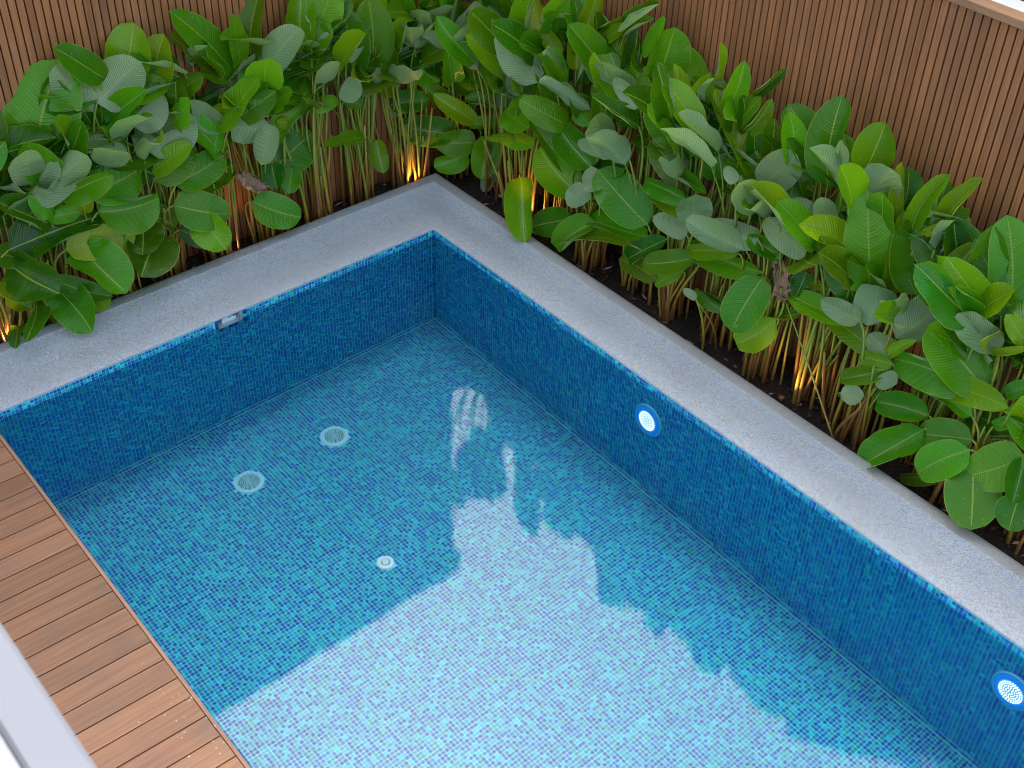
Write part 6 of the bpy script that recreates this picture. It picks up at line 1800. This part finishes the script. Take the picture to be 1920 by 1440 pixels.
(6,2.250,2.266,2.881,1.800,2.254,3.166,0.420),
(6,2.197,2.205,3.238,2.268,1.909,3.492,0.420),
(6,2.655,2.234,3.921,2.694,2.533,4.323,0.420),
(6,2.479,2.452,3.613,2.926,2.416,3.905,0.420),
(6,2.390,2.257,3.469,1.953,2.330,3.945,0.420),
(6,2.620,2.471,4.013,2.833,2.736,4.291,0.420),
(6,2.493,2.371,4.412,2.897,2.503,4.821,0.420),
(6,2.367,2.486,3.927,2.815,2.512,4.101,0.420),
(6,2.388,2.219,3.836,2.155,1.962,4.004,0.420),
(6,2.737,2.273,2.972,2.568,2.551,3.164,0.420),
(6,2.062,2.219,2.917,1.617,2.264,3.131,0.420),
(6,2.030,2.455,2.927,1.685,2.647,3.172,0.420),
(6,2.565,2.407,2.733,3.004,2.340,2.959,0.420),
(6,2.813,2.385,4.116,2.696,2.095,4.573,0.420),
(6,2.695,2.469,3.142,2.563,2.756,3.438,0.420),
(6,2.582,2.354,3.760,2.951,2.525,4.170,0.420),
(6,2.939,2.302,4.318,3.332,2.447,4.653,0.420),
(6,2.480,2.429,3.841,2.390,2.135,4.240,0.420),
(6,2.904,2.248,4.440,3.051,2.531,4.805,0.420),
(6,2.609,2.386,2.683,3.006,2.244,2.990,0.420),
(6,2.501,2.360,4.238,2.447,2.062,4.461,0.420),
(6,2.925,2.343,4.296,2.890,2.044,4.626,0.420),
(6,2.644,2.275,4.256,2.558,1.980,4.519,0.420),
(6,2.701,2.450,3.423,2.351,2.261,3.820,0.420),
(6,2.658,2.240,3.966,2.791,1.954,4.358,0.420),
(6,2.218,2.318,4.476,1.789,2.409,4.919,0.420),
(6,2.783,2.444,4.006,2.446,2.644,4.200,0.420),
(6,2.678,2.349,3.944,2.234,2.300,4.153,0.420),
(6,2.305,2.468,3.041,1.979,2.261,3.434,0.420),
(6,2.867,2.414,3.494,2.692,2.138,3.663,0.420),
(6,2.919,2.459,2.778,2.469,2.462,3.221,0.420),
(6,2.735,2.236,4.281,2.294,2.294,4.731,0.420),
(6,2.578,2.380,4.383,2.841,2.623,4.693,0.420),
(6,2.655,2.498,3.797,3.100,2.455,4.037,0.420),
(6,2.483,2.343,3.872,2.797,2.558,4.308,0.420),
(6,2.916,2.308,4.334,3.322,2.437,4.760,0.420),
(6,2.527,2.220,3.306,2.405,2.508,3.800,0.420),
(6,2.779,2.362,3.514,2.486,2.135,3.678,0.420),
(6,2.851,2.228,4.372,3.021,1.951,4.654,0.420),
(6,2.905,2.486,3.072,2.660,2.737,3.549,0.420),
(6,2.428,2.442,2.757,2.127,2.665,3.065,0.420),
(6,2.089,2.337,3.186,1.640,2.314,3.514,0.420),
(6,2.190,2.254,4.347,1.799,2.403,4.659,0.420),
(7,3.228,2.306,2.803,3.605,2.142,3.040,0.420),
(7,3.377,2.498,3.138,2.928,2.521,3.458,0.420),
(7,2.798,2.451,4.439,3.210,2.573,4.916,0.420),
(7,3.177,2.406,3.663,3.593,2.292,4.046,0.420),
(7,3.135,2.520,3.196,2.711,2.621,3.648,0.420),
(7,3.518,2.592,2.702,3.363,2.873,3.007,0.420),
(7,3.581,2.530,3.988,3.133,2.559,4.331,0.420),
(7,2.817,2.454,4.145,2.369,2.431,4.406,0.420),
(7,3.237,2.410,3.972,3.593,2.226,4.186,0.420),
(7,2.786,2.374,4.490,3.209,2.476,4.654,0.420),
(7,3.202,2.420,3.930,3.493,2.191,4.157,0.420),
(7,3.286,2.340,4.193,3.463,2.615,4.581,0.420),
(7,3.515,2.381,3.870,3.915,2.244,4.176,0.420),
(7,3.049,2.363,3.904,2.603,2.403,4.193,0.420),
(7,3.581,2.539,4.340,4.021,2.475,4.753,0.420),
(7,3.388,2.518,3.383,3.832,2.471,3.651,0.420),
(7,3.529,2.424,4.424,3.395,2.711,4.784,0.420),
(7,3.519,2.433,2.877,3.547,2.134,3.234,0.420),
(7,3.642,2.526,4.115,3.753,2.817,4.325,0.420),
(7,3.159,2.490,3.309,3.497,2.292,3.711,0.420),
(7,3.504,2.520,4.387,3.679,2.796,4.812,0.420),
(7,3.545,2.415,2.604,3.311,2.671,2.941,0.420),
(7,3.444,2.333,4.478,2.994,2.337,4.913,0.420),
(7,3.292,2.594,3.261,2.867,2.495,3.746,0.420),
(7,2.830,2.417,3.956,3.021,2.688,4.452,0.420),
(7,2.760,2.351,3.352,2.870,2.060,3.518,0.420),
(7,2.737,2.499,3.538,2.347,2.648,3.902,0.420),
(7,3.560,2.403,2.703,4.010,2.402,3.200,0.420),
(7,3.130,2.499,2.808,2.690,2.564,2.963,0.420),
(7,3.114,2.416,4.170,2.780,2.215,4.404,0.420),
(7,3.678,2.400,2.743,3.342,2.200,3.048,0.420),
(7,3.162,2.415,2.803,3.600,2.482,3.099,0.420),
(7,2.859,2.560,3.909,3.306,2.593,4.362,0.420),
(7,3.683,2.486,4.272,3.309,2.320,4.453,0.420),
(7,2.948,2.368,4.265,2.819,2.656,4.748,0.420),
(7,2.750,2.471,4.512,3.196,2.510,4.748,0.420),
(7,2.730,2.305,4.457,2.312,2.416,4.744,0.420),
(7,3.394,2.485,3.905,3.001,2.339,4.358,0.420),
(7,3.283,2.364,2.859,3.648,2.188,3.301,0.420),
(7,3.287,2.599,3.656,3.736,2.582,3.867,0.420),
(7,2.725,2.555,3.206,2.724,2.855,3.573,0.420),
(7,2.907,2.412,4.441,2.843,2.115,4.936,0.420),
(7,3.697,2.437,3.857,3.265,2.353,4.294,0.420),
(7,2.725,2.593,4.511,3.171,2.552,4.757,0.420),
]
PLANTS=[('C', -0.74, 0.8), ('L', -0.76, 0.35), ('L', -0.84, -0.08), ('L', -0.76, -0.5), ('L', -0.84, -0.92), ('L', -0.76, -1.34), ('L', -0.84, -1.74), ('L', -0.76, -2.14), ('L', -0.84, -2.54), ('L', -0.76, -2.94), ('L', -0.84, -3.34), ('R', -0.3, 0.88), ('R', 0.1, 0.74), ('R', 0.5, 0.88), ('R', 0.9, 0.74), ('R', 1.3, 0.88), ('R', 1.7, 0.74), ('R', 2.1, 0.88), ('R', 2.5, 0.74), ('R', 2.9, 0.88), ('R', 3.3, 0.74), ('R', 3.7, 0.88), ('R', 4.1, 0.74), ('R', 4.5, 0.88)]
TALL=[(-1.75, 2.6), (-1.0, 2.5), (-0.3, 2.3), (0.4, 2.4), (1.1, 2.3), (1.8, 2.4), (2.5, 2.3), (3.2, 2.4)]
PLANT_LABELS=['broad leafy clump filling the back corner where both fences meet',
'tall yellow green clump behind the lit spotlight at the coping corner',
'clump with long bare stalks left of the coping corner',
'clump of upright leaves with the tall bright blade against the left fence',
'clump with the crumpled brown leaf above the left coping',
'small clump with grey leaf backs just left of the brown leaf',
'clump topped by a yellowing upright leaf with an orange tip',
'clump with three pale round leaf backs before the left fence',
'clump with the largest round leaf in front of the upper left fence',
'clump with glossy dark leaves hanging onto the coping at the left edge',
'clump mostly cut off by the left edge of the photo',
'bushy clump just right of the corner with round overlapping leaves',
'clump with yellow upright blades at the head of the right bed',
'clump with the single leaf hanging down onto the coping',
'clump beside the orange glow with a big tilted leaf above',
'clump topped by the broad scarred leaf against the right fence',
'clump with pale curled leaf backs and a folded upright leaf',
'clump with the long yellow leaf streaked brown',
'clump holding the withered brown rolled leaf over the right bed',
'clump with two large paired leaves upright before the right fence',
'clump over the thick lit stalks beside the leaning dry stalk',
'clump with the shiny white leaf back',
'clump of large glossy leaves overhanging the right coping',
'clump at the right edge with hanging leaves, cut by the frame']
TALL_LABELS=['tall plant mirrored hard against the vertical house corner in the water',
'tall dark plant mirrored one step right of the house corner in the water',
'tall plant mirrored as the highest bright-edged peak in the water', "tall plant whose single leaf points down in the water's reflection", 'tall plant mirrored at the notched middle of the reflection',
'tall plant mirrored right of the notched middle of the reflection',
'tall plant mirrored on the fading right slope of the reflection',
'tall plant mirrored farthest right in the water, near the frame bottom']
roots = []
for (bed, x, y), lab in zip(PLANTS, PLANT_LABELS):
    roots.append(thing("broad_leaved_plant", lab, "plant", (x, y, SOIL_Z), "broad leaved plants in the left bed" if bed == 'L' else "broad leaved plants in the right bed" if bed == 'R' else None))
for (i, t, bx, by, bz, tx, ty, tz, nx, ny, nz, w) in LEAVES:
    root = roots[i]; bed = PLANTS[i][0]
    O = root.location
    B, T = Vector((bx, by, bz)), Vector((tx, ty, tz))
    L = (T - B).length; a = (T - B).normalized()
    kw = dict(arch=random.uniform(-.02, .09), cup=random.uniform(-.55, .75), skew=random.uniform(-.15, .15), wave=random.uniform(.02, .075))
    if t == 's': kw.update(arch=random.uniform(0, .12), cup=random.uniform(-1.0, .3))
    elif t in 'gd' and random.random() < .42: kw.update(curl=random.choice((-1, 1)) * random.uniform(.9, 2.5))
    if t == 'y': kw.update(cup=random.uniform(.2, 1.1))
    if t == 'b': kw.update(crumple=.011, cup=1.6, wave=.09)
    me = leaf_mesh(B - O, T - O, (nx, ny, nz), w, mat=M_DRY if t == 'b' else None, **kw)
    o = link("leaf", me, root); o.color = tint(t)
    if t == 'b': o["label"] = "withered brown leaf"
    elif t == 'y' and random.random() < .0: pass
    foot = Vector((O.x + random.gauss(0, .05), O.y + random.gauss(0, .05), SOIL_Z - .02))
    foot = in_bed(foot + Vector((B.x - O.x, B.y - O.y, 0)) * .35, bed)
    pts = [q - O for q in stalk(foot, B, a, L)]
    r0 = random.uniform(.009, .015)
    st = MB().tube(pts, [r0 * (1 - .5 * (k / 9) ** .8) for k in range(10)], 6, False).build("stem", M_STEM, root, True)
for i, (bed, x, y) in enumerate(PLANTS):
    root = roots[i]; O = root.location
    for k in range(8):
        foot = in_bed(Vector((x + random.gauss(0, .07), y + random.gauss(0, .07), SOIL_Z - .02)), bed)
        H = random.uniform(.4, .85)
        top = foot + Vector((random.gauss(0, .07), random.gauss(0, .07), H))
        if top.x < -.91: top.x = -.91
        if top.y > 1.06: top.y = 1.06
        mid = (foot + top) / 2 + Vector((random.gauss(0, .015), random.gauss(0, .015), 0))
        r0 = random.uniform(.009, .018)
        MB().tube([q - O for q in bez(foot, foot * .6 + mid * .4, mid, top, 6)], [r0 * (1 - .5 * j / 6) for j in range(7)], 6).build("stem", M_STEM, root, True)
# one dry stalk leaning out over the bed
root = roots[18]; O = root.location
p0, p3 = Vector((3.355, .55, -.10)), Vector((2.68, .70, .56))
MB().tube([q - O for q in bez(p0, p0.lerp(p3, .33) + Vector((0, 0, .02)), p0.lerp(p3, .66) + Vector((0, 0, .02)), p3, 8)], [.0075 - .0004 * j for j in range(9)], 6).build("stem", M_STEM, root, True)

# tall foliage beyond the right fence, seen mirrored in the water
roots2 = [thing("tall_leafy_plant", lab, "plant", (x, y, -.22), "tall plants beyond the right fence") for (x, y), lab in zip(TALL, TALL_LABELS)]
for (i, bx, by, bz, tx, ty, tz, w) in TALL_LEAVES:
    root = roots2[i]; O = root.location
    B, T = Vector((bx, by, bz)), Vector((tx, ty, tz))
    B = T + (B - T) * 1.5
    a = (T - B).normalized()
    n = Vector((random.gauss(0, .5), -1, random.gauss(.4, .4)))
    me = leaf_mesh(B - O, T - O, n, max(w, .26) * 1.25, arch=.04, cup=random.uniform(-.3, .6), wave=.04)
    o = link("leaf", me, root); o.color = tint(random.choice('dg'))
    foot = Vector((O.x + random.gauss(0, .08), O.y + random.gauss(0, .06), -.22))
    pts = [q - O for q in bez(foot, foot + Vector((0, 0, B.z * .5)), B - a * .4 - Vector((0, 0, .4)), B, 9)]
    MB().tube(pts, [.03 - .0022 * k for k in range(10)], 6, False).build("stem", M_STEM, root, True)

# ---------------------------------------------------------------- warm garden spotlights in the beds
def garden_light(x, y, aim, label, power):
    t = thing("garden_spotlight", label, "garden light", (x, y, SOIL_Z), "warm spotlights in the planting beds")
    d = Vector(aim).normalized(); q = d.to_track_quat('Z', 'Y').to_matrix().to_4x4()
    Mx = Matrix.Translation((0, 0, .07)) @ q
    MB().tube([(0, 0, -.05), (0, 0, .05)], [.005, .005], 8).build("spike", M_BRONZE, t)
    MB().lathe([(.004, -.045), (.021, -.040), (.026, 0), (.028, .030), (.024, .031), (.022, .012)], 20, Mx).build("housing", M_BRONZE, t, True)
    MB().lathe([(.0225, .014), (.014, .018), (.0005, .020)], 20, Mx).build("bulb", M_BULB, t, True)
    ld = bpy.data.lights.new("spot_beam", 'SPOT')
    ld.energy = power; ld.color = (1.0, .50, .13); ld.spot_size = math.radians(115); ld.spot_blend = .7; ld.shadow_soft_size = .02
    lo = bpy.data.objects.new("spot_beam", ld); COL.objects.link(lo); lo.parent = t
    lo.matrix_local = Matrix.Translation(Vector((0, 0, .07)) + d * .034) @ (-d).to_track_quat('Z', 'Y').to_matrix().to_4x4()
garden_light(-.67, .30, (-.35, .25, 1), "lit bronze spotlight among the stems beside the coping's outer corner", 2.0)
garden_light(-.70, -1.30, (-.3, .15, 1), "lit spotlight under the withered leaves at the left coping", 1.4)
garden_light(-.70, -2.98, (-.3, -.1, 1), "lit spotlight glowing at the foot of the leftmost plant", 1.7)
garden_light(.30, .66, (0, .4, 1), "lit spotlight hidden behind the hanging leaf right of the coping corner", 2.2)
garden_light(2.86, .60, (.05, .45, 1), "lit spotlight among the stems beside the leaning dry stalk", 1.7)
